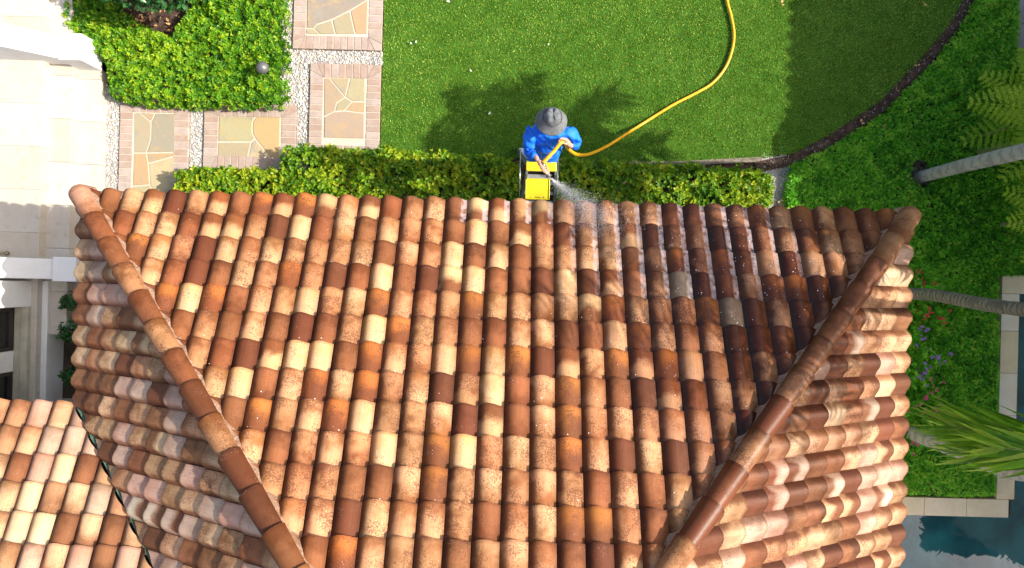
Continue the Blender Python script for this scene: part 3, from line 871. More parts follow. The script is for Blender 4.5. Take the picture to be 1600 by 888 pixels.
def fern(loc, hgt, n, L, label, ph, seed):
    root = empty('tree_fern', loc); tag(root, label, 'fern')
    MB().tube([(loc[0], loc[1], -.02), (loc[0] + .02, loc[1], hgt * .5), (loc[0], loc[1], hgt)], [.035, .028, .022], 10).build('trunk', M['fern_stem'], root)
    rng = np.random.default_rng(seed)
    cr = np.array([loc[0], loc[1], hgt])
    for k in range(n):
        az = ph + 2 * math.pi * k / n + rng.uniform(-.12, .12); l = L * rng.uniform(.85, 1.1)
        tip = cr + np.array([math.cos(az) * l, math.sin(az) * l, rng.uniform(-.35, .0)])
        mid = (cr + tip) / 2 + np.array([0, 0, .25])
        Vs, Ts, Is = [], [], []; stem = MB()
        # pinnae, each a small frond of pinnules
        for t in np.linspace(.16, .97, 12):
            p = (1 - t) ** 2 * cr + 2 * t * (1 - t) * mid + t * t * tip
            D = unit(2 * (1 - t) * (mid - cr) + 2 * t * (tip - mid)); sd_ = unit(np.cross(D, [0, 0, 1.]))
            pl = .36 * L * (1 - t) ** .55 * (min(1, (t + .05) * 3.2)) + .03
            for s in (-1, 1):
                e = p + unit(sd_ * s + D * .45) * pl + np.array([0, 0, -.06 * pl])
                frond(p, e, .01, max(6, int(pl * 46)), .050 * (1.15 - .5 * t), .021, .1, .35, Vs, Ts, Is, rng, taper=.2)
        st_ = MB().tube([cr, mid * .5 + cr * .25 + tip * .25, tip], [.010, .008, .003], 6, False)
        nb_ = sum(len(v) for v in Vs); Vs.append(np.array([tuple(v) for v in st_.V])); Ts.append(np.array(st_.F) + nb_); Is.append(np.full(len(st_.V), .6))
        tv = np.concatenate(Is)
        o = np_mesh('frond', np.concatenate(Vs), np.concatenate(Ts), M['fern'], root, np.clip(tv * .4 + rng.uniform(.1, .5), 0, 1))
    return root
fern((6.85, 2.36, 0), 1.35, 11, .98, 'tree fern with olive feathery fronds above the pale trunk', .15, 21)
fern((7.4, 3.0, 0), 1.3, 10, .85, 'tree fern with lacy green fronds by the grey slab', .5, 22)
fern((7.1, 1.05, 0), 1.3, 10, .80, 'lowest tree fern, fronds below the pale trunk at right', .2, 23)
fern((6.75, 2.1, 1.5), 2.35 - 1.5 + 1.5, 7, .55, 'small bright sunlit fern crown at the right edge', .4, 24)
# ================================================================== ROOF
WT = .223            # tile cover width
EXP_PLAN, RISE = .2396, .1443
EXP = math.hypot(EXP_PLAN, RISE)
PIT = math.atan2(RISE, EXP_PLAN); TP = math.tan(PIT); cp, sp_ = math.cos(PIT), math.sin(PIT)
K = .95              # plan run of the side slopes against the front
PS = math.atan(TP / K); cs_, ss_ = math.cos(PS), math.sin(PS)
TL = EXP + .055
ZE = 2.985           # tile base height at the eave
XW, XE, YE, YV = -4.47, 4.08, .83, -1.37
house = empty('house', (0, -3, 0)); tag(house, 'house with the large mottled clay tile hip roof in the foreground', 'house')

U_ = [-.04, 0, .02, .06, .13, .22, .32, .42, .53, .63, .72, .81, .91, 1.0]
H_ = [-.012, .0, .005, .013, .028, .043, .053, .056, .054, .046, .035, .023, .013, .008]
def tile_template():
    """local: x across (mirrored so barrel is at viewer's right), y up-slope, z normal"""
    V = []; UV = []
    lift, th = .034, .019
    n = len(U_)
    for yy, v in ((0, 0), (TL, 1)):
        for u, h in zip(U_, H_): V.append(((1 - u) * WT, yy - .17 * max(0, h) * (1 - v), h + lift * (1 - v))); UV.append((u, v))
    for k in (0, 1):
        for u, h in zip(U_, H_): V.append(((1 - u) * WT, -.17 * max(0, h), h + lift - (th if k else 0))); UV.append((u, 0))
    for yy, v in ((0, 0), (TL, 1)):                       # low edge of the barrel
        V.append(((1 - U_[0]) * WT, yy, H_[0] + lift * (1 - v))); UV.append((0, v))
        V.append(((1 - U_[0]) * WT, yy, H_[0] + lift * (1 - v) - .022)); UV.append((0, v))
    Fq = []
    for i in range(n - 1):
        Fq.append((i + 1, i, n + i, n + i + 1)); Fq.append((2 * n + i, 2 * n + i + 1, 3 * n + i + 1, 3 * n + i))
    a = 4 * n
    Fq.append((a, a + 1, a + 3, a + 2))
    return V, UV, Fq, n
TV, TUV, TF, TN = tile_template()


def tile_mesh(planes=None, Mx=None):
    bm = bmesh.new(); uvl = bm.loops.layers.uv.new('UVMap')
    vs = [bm.verts.new(v) for v in TV]
    ng = TN - 1
    for k, f in enumerate(TF):
        fc = bm.faces.new([vs[i] for i in f]); fc.smooth = True
        for lp, i in zip(fc.loops, f): lp[uvl].uv = TUV[i]
    if planes:
        inv = Mx.inverted()
        for co, no in planes:
            l = inv @ Vector(co); nn = (inv.to_3x3() @ Vector(no)).normalized()
            bmesh.ops.bisect_plane(bm, geom=bm.verts[:] + bm.edges[:] + bm.faces[:], plane_co=l, plane_no=nn, clear_outer=True)
            if not bm.faces: break
    if not bm.faces: bm.free(); return None
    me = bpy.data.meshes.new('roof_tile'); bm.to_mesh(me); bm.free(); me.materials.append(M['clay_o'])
    return me
FULL = tile_mesh()

PAL = {  # code: tone a, tone b, speck, grad, patch
    'd': ((.10, .032, .013), (.165, .058, .025), .25, .1, 1.0), 'b': ((.14, .048, .018), (.30, .122, .050), .7, .25, 1.5),
    'o': ((.40, .155, .050), (.20, .070, .026), .95, .5, 1.0), 't': ((.20, .08, .032), (.50, .27, .13), .9, .2, 1.5),
    'l': ((.27, .12, .052), (.65, .40, .215), .8, .25, 1.3), 'c': ((.55, .33, .165), (.72, .50, .295), .5, .1, .9),
    'x': ((.20, .068, .026), (.66, .41, .21), .5, .75, 1.0), 'y': ((.66, .46, .32), (.22, .078, .03), .35, .75, 1.0),
    'm': ((.15, .050, .020), (.56, .30, .14), .95, .15, 1.7), 'g': ((.42, .36, .25), (.46, .40, .29), .2, 0, .5),
    'p': ((.38, .20, .13), (.58, .37, .25), .5, .2, 1.6), 'r': ((.15, .05, .022), (.21, .075, .034), .1, .1, .6)}
ROWS = ['b l x d t x b o x o y l x b t l b y x m y l t l m l b b t m o l o m b b o b b',
        'b b l l b x x t d c b l b l t m b c b x t d t t x d t l d b m l b l t b b b b',
        'b b o l t d l t l m t t l b l t c b l b t t l l b m o m o b c d c l t b b b b',
        'b b b l b d b l t o t d b c b d y c b b d c d x t t g d b l o o d b b b b b b',
        'b b b b o c o b l t c m l o l t t o t l t l y o l t t o g d l d b b b b b b b',
        'b b b b b b t b l b d b t c o m t b b l l d b c o l t l d d b d b b b b b b b',
        'b b b b b b t b d x c c b o l t c o l o d x m o x o c t d m b b b b b b b b b',
        'b b b b b b b l c b l o l o t l d m c b l o t b d x b l m d b b b b b b b b b',
        'b b b b b b b b b o t l o c t m l d x b l o t l m l l t d b b b b b b b b b b',
        'b b b b b b b b b l b m l m c t o c t l t o l d l d l t b b b b b b b b b b b',
        'b b b b b b b b b b t t m b b l o m l t l m b l b l t b b b b b b b b b b b b',
        'b b b b b b b b b b b l l d l l l m b t l o o t b t b b b b b b b b b b b b b',
        'b b b b b b b b b b b b b o l t t b t l t b d x l t b b b b b b b b b b b b b',
        'b t l o d x m t l b d o l t x d b l o t c b l t m b l o t d b l x t b b b b b',
        'b t l o d x m t l b d o l t x d b l o t c b l t m b l o t d b l x t b b b b b']
ROWS = [r.split() for r in ROWS]
WING = ['p l t t p l', 'p p l t l p', 'c b t l b p', 't l p t l c', 'c b l b l c', 'p l p b p t', 't l c p l b', 'p l t l p l', 'l p b l c t']
WING = [r.split() for r in WING]


def params(code, x, y, slope, rnd):
    a, b, spk, gr_, pt = PAL[code]
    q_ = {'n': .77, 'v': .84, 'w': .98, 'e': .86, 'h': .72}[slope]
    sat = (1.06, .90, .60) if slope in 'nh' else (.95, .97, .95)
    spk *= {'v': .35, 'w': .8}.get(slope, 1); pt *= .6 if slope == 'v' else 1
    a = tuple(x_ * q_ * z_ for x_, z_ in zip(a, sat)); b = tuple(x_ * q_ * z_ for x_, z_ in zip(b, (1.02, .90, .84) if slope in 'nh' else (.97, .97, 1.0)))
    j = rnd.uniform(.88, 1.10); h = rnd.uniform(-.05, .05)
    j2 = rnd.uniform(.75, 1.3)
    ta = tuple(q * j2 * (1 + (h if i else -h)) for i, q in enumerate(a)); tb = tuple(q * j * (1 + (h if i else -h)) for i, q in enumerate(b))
    wet = 0; pan_sheen = 0
    if slope == 'n':
        d = ((x - 2.15) / .95) ** 2 + ((y + .35) / 1.15) ** 2
        wet = max(0, min(1, 1.9 - d))
        pan_sheen = max(0, min(1, 1.5 - ((x - 1.6) / 1.1) ** 2 - ((y - .42) / .5) ** 2))  # how strongly reflected sky is painted into these pans
        pan_sheen = max(pan_sheen, .9 if (abs(x + .1) < .55 and y > .55) else 0)
    if slope == 'e':
        d = ((x - 2.6) / 1.0) ** 2 + ((y + .6) / 1.4) ** 2; wet = max(0, min(.8, 1.3 - d))
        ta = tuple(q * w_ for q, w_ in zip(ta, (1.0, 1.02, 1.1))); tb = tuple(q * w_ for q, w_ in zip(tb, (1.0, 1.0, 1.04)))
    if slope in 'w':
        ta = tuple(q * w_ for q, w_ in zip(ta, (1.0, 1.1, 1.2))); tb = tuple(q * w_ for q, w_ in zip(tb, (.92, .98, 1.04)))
    return dict(tone_a=ta, tone_b=tb, tile_par=(spk, gr_ * rnd.choice((-1, 1, 1)) * rnd.uniform(.6, 1.6) if code in 'btlpm' else gr_, wet), tile_seed=(rnd.uniform(0, 9), pan_sheen, pt))


rnd = random.Random(42)
tiles = []   # (matrix, planes or None, params, centre, score)
BOX = lambda a, b: (a, b)
def hip_planes(slope):
    # planes: (point, outward normal) clear_outer
    g_ = .012
    if slope == 'n': return [((XW, YE, 0), (-1, -K, 0)), ((XE, YE, 0), (1, -K, 0))]
    if slope == 'w': return [((XW, YE, 0), (1, K, 0)), ((XW + .035, YV, 0), (-1, -K, 0)), ((0, -4.4, 0), (0, -1, 0))]
    if slope == 'e': return [((XE, YE, 0), (-1, K, 0)), ((0, -4.4, 0), (0, -1, 0))]
    if slope == 'v': return [((XW - .012, YV, 0), (1, K, 0))]
def add_tile(slope, origin, xl, yl, code):
    zl = xl.cross(yl)
    jit = Matrix.Rotation(rnd.uniform(-.008, .008), 4, 'Z') @ Matrix.Translation((rnd.uniform(-.002, .002), rnd.uniform(-.006, .006), rnd.uniform(-.0015, .0025)))
    Mx = Matrix(((xl.x, yl.x, zl.x, origin.x), (xl.y, yl.y, zl.y, origin.y), (xl.z, yl.z, zl.z, origin.z), (0, 0, 0, 1))) @ jit
    corners = [Mx @ Vector((a, b, .03)) for a in (-.01, WT * 1.05) for b in (0, TL)]
    need = []
    for co, no in hip_planes(slope):
        ds = [(c - Vector(co)).dot(Vector(no)) for c in corners]
        if min(ds) > -.02 - 0.0 and all((c - Vector(co)).xy.dot(Vector(no).xy) > 0 for c in corners): return
        if max((c - Vector(co)).xy.dot(Vector(no).xy) for c in corners) > 0: need.append((co, no))
    cen = Mx @ Vector((WT / 2, EXP / 2, .03))
    D = CAM_Z - cen.z
    ix = 800 + F_PX / D * (CS * cen.x + SN * cen.y); iy = 444 + F_PX / D * (SN * cen.x - CS * cen.y)
    zl = Vector((Mx[0][2], Mx[1][2], Mx[2][2])); vd = (Vector((0, 0, CAM_Z)) - cen)
    score = zl.dot(vd.normalized()) / vd.length ** 2
    if need: score *= .55
    if not (-15 < ix < 1615 and -15 < iy < 903): score *= .01
    tiles.append((Mx, need, params(code, cen.x, cen.y, slope, rnd), score))
# north slope
X0 = -4.195 - .38 * WT      # left edge (u=0) of column 0
XL, YL = Vector((-1, 0, 0)), Vector((0, -cp, sp_))
for r in range(15):
    for c in range(-2, 39):
        code = ROWS[r][c] if 0 <= c < 39 else 'b'
        o = Vector((X0 + (c + 1) * WT, YE - r * EXP_PLAN, ZE + r * RISE))
        add_tile('n', o, XL, YL, code)
wp = 'p b t l p b m t p y x d l l t'.split()
XL, YL = Vector((0, -1, 0)), Vector((cs_, 0, ss_))
for r in range(17):
    for c in range(-1, 25):
        o = Vector((XW + r * EXP * cs_, YE - c * WT - .04, ZE + r * EXP * ss_)); add_tile('w', o, XL, YL, rnd.choice(wp))
ep = 'p p b l d t m b y x d r l c'.split()
XL, YL = Vector((0, 1, 0)), Vector((-cs_, 0, ss_))
for r in range(17):
    for c in range(-1, 25):
        o = Vector((XE - r * EXP * cs_, YE - (c + 1) * WT - .08, ZE + r * EXP * ss_)); add_tile('e', o, XL, YL, rnd.choice(ep))
XL, YL = Vector((-1, 0, 0)), Vector((0, -cp, sp_))
for r in range(11):
    for c in range(-18, 18):
        code = WING[min(r, 8)][(c + 4) % 6]
        o = Vector((-4.945 + (c + 1) * WT, YV - r * EXP_PLAN, ZE + r * RISE)); add_tile('v', o, XL, YL, code)
order = sorted(range(len(tiles)), key=lambda i: -tiles[i][3])
top = set(order[:300])
HV, HF, HU, HA, HB, HP, HS = [], [], [], [], [], [], []
for i, (Mx, need, pr, scr) in enumerate(tiles):
    me = FULL if not need else tile_mesh(need, Mx)
    if me is None: continue
    if i in top:
        o = bpy.data.objects.new('roof_tile', me); C.objects.link(o); o.parent = house
        o.matrix_local = Matrix.Translation((0, 3, 0)) @ Mx
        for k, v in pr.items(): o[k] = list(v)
    else:
        b0 = len(HV)
        HV += [tuple(Mx @ v.co) for v in me.vertices]
        ud = me.uv_layers[0].data
        for p_ in me.polygons:
            HF.append(tuple(b0 + v for v in p_.vertices))
            for li in p_.loop_indices: HU.append(tuple(ud[li].uv))
        k = len(me.vertices)
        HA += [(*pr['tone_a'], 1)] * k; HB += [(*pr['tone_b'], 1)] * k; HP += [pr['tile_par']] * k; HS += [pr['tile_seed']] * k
        if need: bpy.data.meshes.remove(me)
me = bpy.data.meshes.new('roof_tiles'); me.from_pydata(HV, [], HF)
uvl = me.uv_layers.new(name='UVMap'); uvl.data.foreach_set('uv', np.array(HU, np.float32).ravel())
for nm, arr in (('tone_a', HA), ('tone_b', HB)):
    a = me.attributes.new(nm, 'FLOAT_COLOR', 'POINT'); a.data.foreach_set('color', np.array(arr, np.float32).ravel())
for nm, arr in (('tile_par', HP), ('tile_seed', HS)):
    a = me.attributes.new(nm, 'FLOAT_VECTOR', 'POINT'); a.data.foreach_set('vector', np.array(arr, np.float32).ravel())
me.polygons.foreach_set('use_smooth', [True] * len(me.polygons))
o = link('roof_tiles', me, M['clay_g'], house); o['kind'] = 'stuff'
print('tiles', len(tiles))

# deck under the tiles, hips, south side
def rz(s): return ZE - .035 + s * TP
YS = -9.6; half = (XE - XW) / 2; xm = (XW + XE) / 2
V = [(XW, YE - .05, rz(0)), (XE, YE - .05, rz(0)), (XE, YS, rz(0)), (XW, YS, rz(0)), (xm, YE - .05 - half / K, rz(half / K)), (xm, YS + half / K, rz(half / K))]
pyd('roof_deck', V, [(1, 0, 4), (0, 3, 5, 4), (2, 1, 4, 5), (3, 2, 5)], M['deck'], house)
V = [(-12, YV - .05, rz(0)), (XW, YV - .05, rz(0)), (XW + 3 * K, YV - 3.05, rz(3)), (-12, YV - 3.05, rz(3)), (-12, YV - 6.05, rz(0)), (XW, YV - 6.05, rz(0))]
pyd('roof_deck', V, [(0, 3, 2, 1), (3, 4, 5, 2)], M['deck'], house)
mb = MB()
mb.box(XW + .06, XE - .06, YE - .085, YE - .06, ZE - .22, ZE - .03); mb.box(XW + .06, XW + .085, YV, YE - .086, ZE - .22, ZE - .03)
mb.box(XE - .085, XE - .06, YS, YE - .086, ZE - .22, ZE - .03); mb.box(-12, XW + .058, YV - .085, YV - .06, ZE - .22, ZE - .03)
mb.build('fascia', M['fascia'], house)
mb = MB(); mb.box(XW + .5, XE - .48, YS + .5, YE - .5, -.03, ZE - .23); mb.box(-12, XW + .498, YV - 5.6, YV - .5, -.03, ZE - .23)
mb.build('wall', M['wall'], house)

# hip caps
def cap_mesh(r0, r1, L, dome=False):
    V = []; UV = []; Fq = []; n = 12; th = .014
    a0, a1 = R(-8), R(188)
    rings = [(0, r0), (L * .5, (r0 + r1) / 2), (L, r1)]
    if dome: rings = [(-r0 * .85 * math.cos(t), r0 * max(.04, math.sin(t))) for t in (0.02, .45, .85, 1.2)] + rings
    for y, r in rings:
        for k in range(n + 1):
            a = a0 + (a1 - a0) * k / n; V.append((r * math.cos(a), y, r * math.sin(a))); UV.append((.25 + .45 * k / n, max(0, y) / L))
    m_ = n + 1
    for i in range(len(rings) - 1):
        for k in range(n): Fq.append((i * m_ + k, i * m_ + k + 1, (i + 1) * m_ + k + 1, (i + 1) * m_ + k))
    if not dome:
        b = len(V)
        for rr in (r0, r0 - th):
            for k in range(n + 1):
                a = a0 + (a1 - a0) * k / n; V.append((rr * math.cos(a), 0, rr * math.sin(a))); UV.append((.25 + .45 * k / n, 0))
        for k in range(n): Fq.append((b + k + 1, b + k, b + m_ + k, b + m_ + k + 1))
    me = bpy.data.meshes.new('hip_tile'); me.from_pydata(V, [], [f[::-1] for f in Fq])
    uvl = me.uv_layers.new(name='UVMap')
    for lp in me.loops: uvl.data[lp.index].uv = UV[lp.vertex_index]
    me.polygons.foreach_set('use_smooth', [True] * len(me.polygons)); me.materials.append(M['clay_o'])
    return me
capm, domem = cap_mesh(.104, .086, .44), cap_mesh(.108, .092, .40, True)
def hip(sx, x0, codes):
    d = Vector((sx * K, -1, TP)).normalized(); side = d.cross(Vector((0, 0, 1))).normalized(); up = side.cross(d)
    # columns: x = side, y = d, z = up
    step = .2515 * Vector((sx * K, -1, TP)).length
    start = Vector((x0, YE, ZE + .095)) + d * .06
    for i, c in enumerate(codes):
        o = bpy.data.objects.new('hip_tile', domem if i == 0 else capm); C.objects.link(o); o.parent = house
        p = start + d * (step * i - (.0 if i else .02)) + up * (.004 if i == 0 else .012)
        j = rnd.uniform(-.012, .012); s2 = side * math.cos(j) + d * math.sin(j); d2 = s2.cross(up) * -1
        d2 = up.cross(s2)
        # tilt: the butt rides over the cap below
        t = -.030; d3 = (d2 * math.cos(t) + up * math.sin(t)).normalized(); u3 = s2.cross(d3)
        Mx = Matrix(((s2.x, d3.x, u3.x, p.x), (s2.y, d3.y, u3.y, p.y), (s2.z, d3.z, u3.z, p.z), (0, 0, 0, 1)))
        o.matrix_local = Matrix.Translation((0, 3, 0)) @ Mx
        pr = params(c, p.x, p.y, 'h', rnd)
        if sx < 0 and 2 <= i <= 10: pr['tile_par'] = (pr['tile_par'][0], pr['tile_par'][1], .55)
        for k, v in pr.items(): o[k] = list(v)
    # bedding mortar
    V = []; Fq = []; N = 110; Lh = step * len(codes)
    for i in range(N + 1):
        c_ = Vector((x0, YE, ZE)) + d * (Lh * i / N)
        for q, hh in ((-1, .0), (-.62, .115), (.62, .115), (1, .0)):
            wv = (.108 + rnd.uniform(-.012, .012)) if abs(q) == 1 else .105
            V.append(tuple(c_ + side * q * wv + up * hh - Vector((0, 0, abs(q) * wv * TP * .7 if abs(q) == 1 else 0))))
        if i:
            b = 4 * (i - 1)
            for k in range(3): Fq.append((b + k, b + k + 1, b + k + 5, b + k + 4))
    pyd('mortar', V, Fq, M['mortar_roof'], house)
hip(1, XW, 'p b b t b t b d t d d b l b t b b'.split())
hip(-1, XE, 't t b b b b t r t b r t b b t b b'.split())
# valley flashing between west slope and wing
V = []; Fq = []
for i in range(60):
    t = i * .07
    for q in (-1, 0, 1):
        wv = .030 + rnd.uniform(-.008, .008)
        V.append((XW + .012 + t * K + q * wv * .7, YV - t + q * wv * .7, ZE + .012 + t * TP + (abs(q) * .028)))
    if i:
        b = 3 * (i - 1)
        for k in range(2): Fq.append((b + k, b + k + 1, b + k + 4, b + k + 3))
pyd('valley_flashing', V, Fq, M['patina'], house)

# loose drops of water thrown over the tiles
pts = []; sc = []
def roof_z(x, y):
    u = ((x - X0) / WT) % 1.0; s_ = (YE - y); fr_ = (s_ / EXP_PLAN) % 1.0
    return ZE + s_ * TP + (np.interp(u, U_, H_) + .024 * (1 - fr_ * .83)) / cp
n = 0
while n < 750:
    if rnd.random() < .55: x, y = rnd.gauss(2.0, .8), rnd.gauss(0, .65)
    else: x, y = rnd.uniform(-3.5, 3.2), rnd.uniform(-2.2, .8)
    s_ = YE - y
    if s_ < .02 or x - XW < s_ + .12 or XE - x < s_ + .12: continue
    r_ = rnd.choice((.002, .0025, .003, .0045)) * rnd.uniform(.8, 1.2)
    pts.append((x, y, roof_z(x, y) + .001)); sc.append((r_ * rnd.uniform(1, 1.6), r_, r_ * .6)); n += 1
tag(blobs('water_drops', np.array(pts), np.array(sc), M['drop']), 'white drops of water scattered over the tiles', 'water drops', kind='stuff')

# ================================================================== TERRACE, WHITE HOUSE AT LEFT
ter = empty('terrace', (-7, 1.5, 0)); tag(ter, 'pale travertine terrace with three wide steps', kind='structure')
for (x0, x1, top) in ((-6.40, -6.08, .15), (-6.72, -6.40, .30)):
    y = -.9
    while y < 2.9:
        y2 = min(y + .62, 3.1)
        MB().box(x0 + .001, x1 + .02, y + .001, y2 - .001, top - .15 - .03, top).build('step_slab', M['travertine'], ter, bevel=.008)
        y = y2
MB().box(-7.1, -6.722, -.9, 3.1, -.03, .27).build('step_base', M['travertine'], ter)
for i in range(9):
    for j in range(12):
        x1 = -6.70 - i * .61; y0 = -2.5 + j * .61 + (.3 if i % 2 else 0)
        MB().box(x1 - .608 + (0.0), x1, y0, y0 + .608, .29, .45 + random.uniform(-.0008, .0008)).build('paving_slab', M['travertine'], ter, bevel=.003)
MB().box(-12.2, -6.39, 3.1, 5.2, .10, .34).build('paving_slab', M['travertine'], ter)
nb = empty('white_building', (-6.9, 0, 0)); tag(nb, 'white rendered building with dark windows at the left edge', 'building')
def cheek(y0, y1, label):
    r_ = empty('stair_wall', (-6.3, (y0 + y1) / 2, 0)); tag(r_, label, 'wall')
    MB().box(-6.385, -6.06, y0, y1, -.03, .62).build('newel', M['white'], r_, bevel=.008)
    mb = MB(); a, b = y0 + .03, y1 - .03
    V = [(-6.387, a, -.03), (-6.387, b, -.03), (-6.387, b, .56), (-6.387, a, .56), (-9.2, a, -.03), (-9.2, b, -.03), (-9.2, b, 3.3), (-9.2, a, 3.3)]
    mb.add(V, [(0, 1, 2, 3), (5, 4, 7, 6), (1, 5, 6, 2), (4, 0, 3, 7), (3, 2, 6, 7), (0, 4, 5, 1)])
    mb.build('sloped_wall', M['white'], r_, bevel=.006)
cheek(2.95, 3.32, 'sunlit white sloping stair wall at the top left')
cheek(-.13, .21, 'shaded white sloping stair wall beside the roof corner')
# low wall, sill and windows south of the steps
MB().box(-6.78, -6.62, -2.6, -.135, -.03, .35).build('low_wall', M['white'], nb, bevel=.006)
MB().box(-6.88, -6.782, -2.6, -.50, -.03, .52).build('sill', M['limestone'], nb, bevel=.008)
MB().box(-6.98, -6.882, -2.6, -.50, -.03, .50).build('sill', M['limestone'], nb)
MB().box(-7.3, -6.79, -.50, -.135, -.03, 3.6).build('pier', M['white'], nb, bevel=.008)
for (y0, y1) in ((-1.12, -.52), (-2.3, -1.42)):
    f = MB()
    f.box(-7.06, -6.99, y0, y0 + .05, .45, 3.2); f.box(-7.06, -6.99, y1 - .05, y1, .45, 3.2); f.box(-7.06, -6.99, y0 + .05, y1 - .05, .45, .52)
    fo = f.build('window', M['frame_dark'], nb, bevel=.004)
    MB().box(-7.05, -7.04, y0 + .05, y1 - .05, .52, 3.2).build('pane', M['glass'], fo)
MB().box(-7.4, -6.985, -1.415, -1.125, .4, 3.6).build('mullion_wall', M['white'], nb, bevel=.006)
MB().box(-9, -7.08, -4.2, -.502, .4, 3.6).build('wall', M['white'], nb)
# little brass lamp on the terrace
q = P(10, 396, .45)
lp = empty('deck_lamp', (q[0], q[1], .45)); tag(lp, 'small round brass lamp set on the shaded terrace edge', 'lamp')
MB().tube([(q[0] - .5, q[1], .475), (q[0], q[1], .475)], .012, 8).build('pipe', M['brass'], lp, smooth=True)
MB().lathe([(.0, .055), (.02, .05), (.03, .03), (.03, 0)], (q[0] + .02, q[1], .45), 16).build('lamp_head', M['brass'], lp, smooth=True)

# path light in the bed
q = P(411, 107, .48)
pl = empty('path_light', (q[0], q[1], 0)); tag(pl, 'dark grey domed path light standing in the green bed', 'garden light')
MB().tube([(q[0], q[1], 0), (q[0], q[1], .50)], .014, 10).build('post', M['grey_metal'], pl, smooth=True)
MB().lathe([(0.001, .085), (.03, .08), (.062, .06), (.085, .03), (.092, 0), (.082, -.008), (.0, -.004)], (q[0], q[1], .50), 28).build('lamp_shade', M['grey_metal'], pl, smooth=True)

# ================================================================== HOSE
def smooth_path(P_, N):
    P_ = [Vector(p) for p in P_]; out = []
    for i in range(N + 1):
        t = i / N * (len(P_) - 1); k = min(int(t), len(P_) - 2); f = t - k
        a, b, c, d = P_[max(k - 1, 0)], P_[k], P_[k + 1], P_[min(k + 2, len(P_) - 1)]
        out.append(.5 * ((2 * b) + (c - a) * f + (2 * a - 5 * b + 4 * c - d) * f * f + (3 * b - a - 3 * c + d) * f ** 3))
    return out
LH, RH = Vector(P(880, 221, 2.92)), Vector(P(842, 262, 2.86))
NOZ = Vector(P(857, 274, 2.86))
hp = [tuple(Vector(P(848, 255, 2.885))), tuple((Vector(P(848, 255, 2.885)) + LH) / 2 + Vector((0, 0, .01))), tuple(LH), P(889, 234, 2.55), P(903, 242, 1.9), P(922, 240.5, 1.25), P(948, 229, .6), P(975, 212, .25), P(1005, 193, .055),
      P(1050, 165, .045), P(1085, 147, .045), P(1112, 131, .045), P(1132, 108, .045), P(1143, 82, .045), P(1147, 55, .045), P(1143, 28, .045), P(1137, 5, .045), P(1131, -25, .045), P(1120, -60, .045)]
ho = empty('garden_hose', P(1000, 196)); tag(ho, 'yellow garden hose curving over the lawn up to the worker', 'hose')
MB().tube(smooth_path(hp, 220), .0205, 12).build('tube', M['hose'], ho, smooth=True)
a_, b_ = Vector(P(848, 255, 2.885)), Vector(NOZ)
dn = (b_ - a_).normalized()
MB().tube([a_ - dn * .01, a_ + dn * .05], [.024, .024], 12).build('coupling', M['brass'], ho, smooth=True)
MB().tube([a_ + dn * .05, a_ + dn * .075, b_ - dn * .02, b_ + dn * .02], [.014, .017, .018, .034], 14).build('nozzle', M['grey_metal'], ho, smooth=True)

# spray
N = 10000
t = RNG.uniform(0, 1, N) ** .75
tgt = np.stack([RNG.normal(1.0, .17, N), RNG.normal(.52, .12, N), RNG.normal(3.22, .03, N)], 1)
nz = np.array(b_ + dn * .03)
Pn = nz + (tgt - nz) * t[:, None]; Pn[:, 2] += .62 * t * (1 - t)
Pn += RNG.normal(0, .004, (N, 3))
s_ = RNG.uniform(.0006, .0013, N)
tag(blobs('water_spray', Pn, np.stack([s_ * 1.8, s_, s_], 1), M['drop'], rough=.05), 'fan of water spraying from the nozzle onto the roof edge', 'water spray', kind='stuff')

# ================================================================== STEPLADDER
ld = empty('stepladder', (.30, 1.3, 0)); tag(ld, 'grey stepladder with yellow top and yellow tray by the eave', 'ladder')
def rail(name, a, b, m=None): MB().bar(a, b, .026, .065, (0, 1, 0)).build(name, m or M['fibre'], ld, bevel=.004)
TZ = 2.42
for sx, xt, xb in ((-1, .135, .03), (1, .455, .58)):
    rail('front_rail', (xt, 1.36, TZ), (xb, 1.98, 0)); rail('rear_rail', (xt + sx * .002, 1.27, TZ), (xb + sx * .002, .66, 0))
    MB().tube([(xb * .25 + xt * .75 + sx * .045, 1.68, 1.62), (xb * .25 + xt * .75 + sx * .045, 1.09, 1.62)], .006, 8).build('spreader', M['alu'], ld, smooth=True)
for z in (.3, .6, .9, 1.2, 1.5, 1.8, 2.1):
    f = 1 - z / TZ; x0 = .135 - .105 * f + .012; x1 = .455 + .125 * f - .012
    yf = 1.36 + .62 * f; yr = 1.27 - .61 * f
    MB().box(x0, x1, yf - .05, yf + .05, z - .012, z + .012).build('step', M['alu'], ld, bevel=.004)
    MB().box(x0, x1, yr - .02, yr + .02, z - .012, z + .012).build('rear_brace', M['alu'], ld, bevel=.004)
mb = MB(); mb.box(.125, .465, 1.275, 1.375, TZ - .02, TZ + .035); mb.build('top_cap', M['yellow'], ld, bevel=.01)
TRZ = 2.26
q0, q1 = P(823, 280, TRZ), P(857, 311, TRZ)
mb = MB(); mb.box(q0[0], q1[0], q1[1], q0[1], TRZ - .02, TRZ)
for (x0, x1, y0, y1) in ((q0[0], q1[0], q1[1] - .012, q1[1] - .001), (q0[0], q1[0], q0[1] + .001, q0[1] + .012), (q0[0] - .012, q0[0] - .001, q1[1] - .012, q0[1] + .012), (q1[0] + .001, q1[0] + .012, q1[1] - .012, q0[1] + .012)):
    mb.box(x0, x1, y0, y1, TRZ - .02, TRZ + .014)
tr = mb.build('tray', M['yellow'], ld, bevel=.004)
cx_ = (q0[0] + q1[0]) / 2
MB().box(cx_ - .035, cx_ + .035, q1[1] + .012, q1[1] + .02, TRZ + .0005, TRZ + .003).build('slot', M['black'], tr)
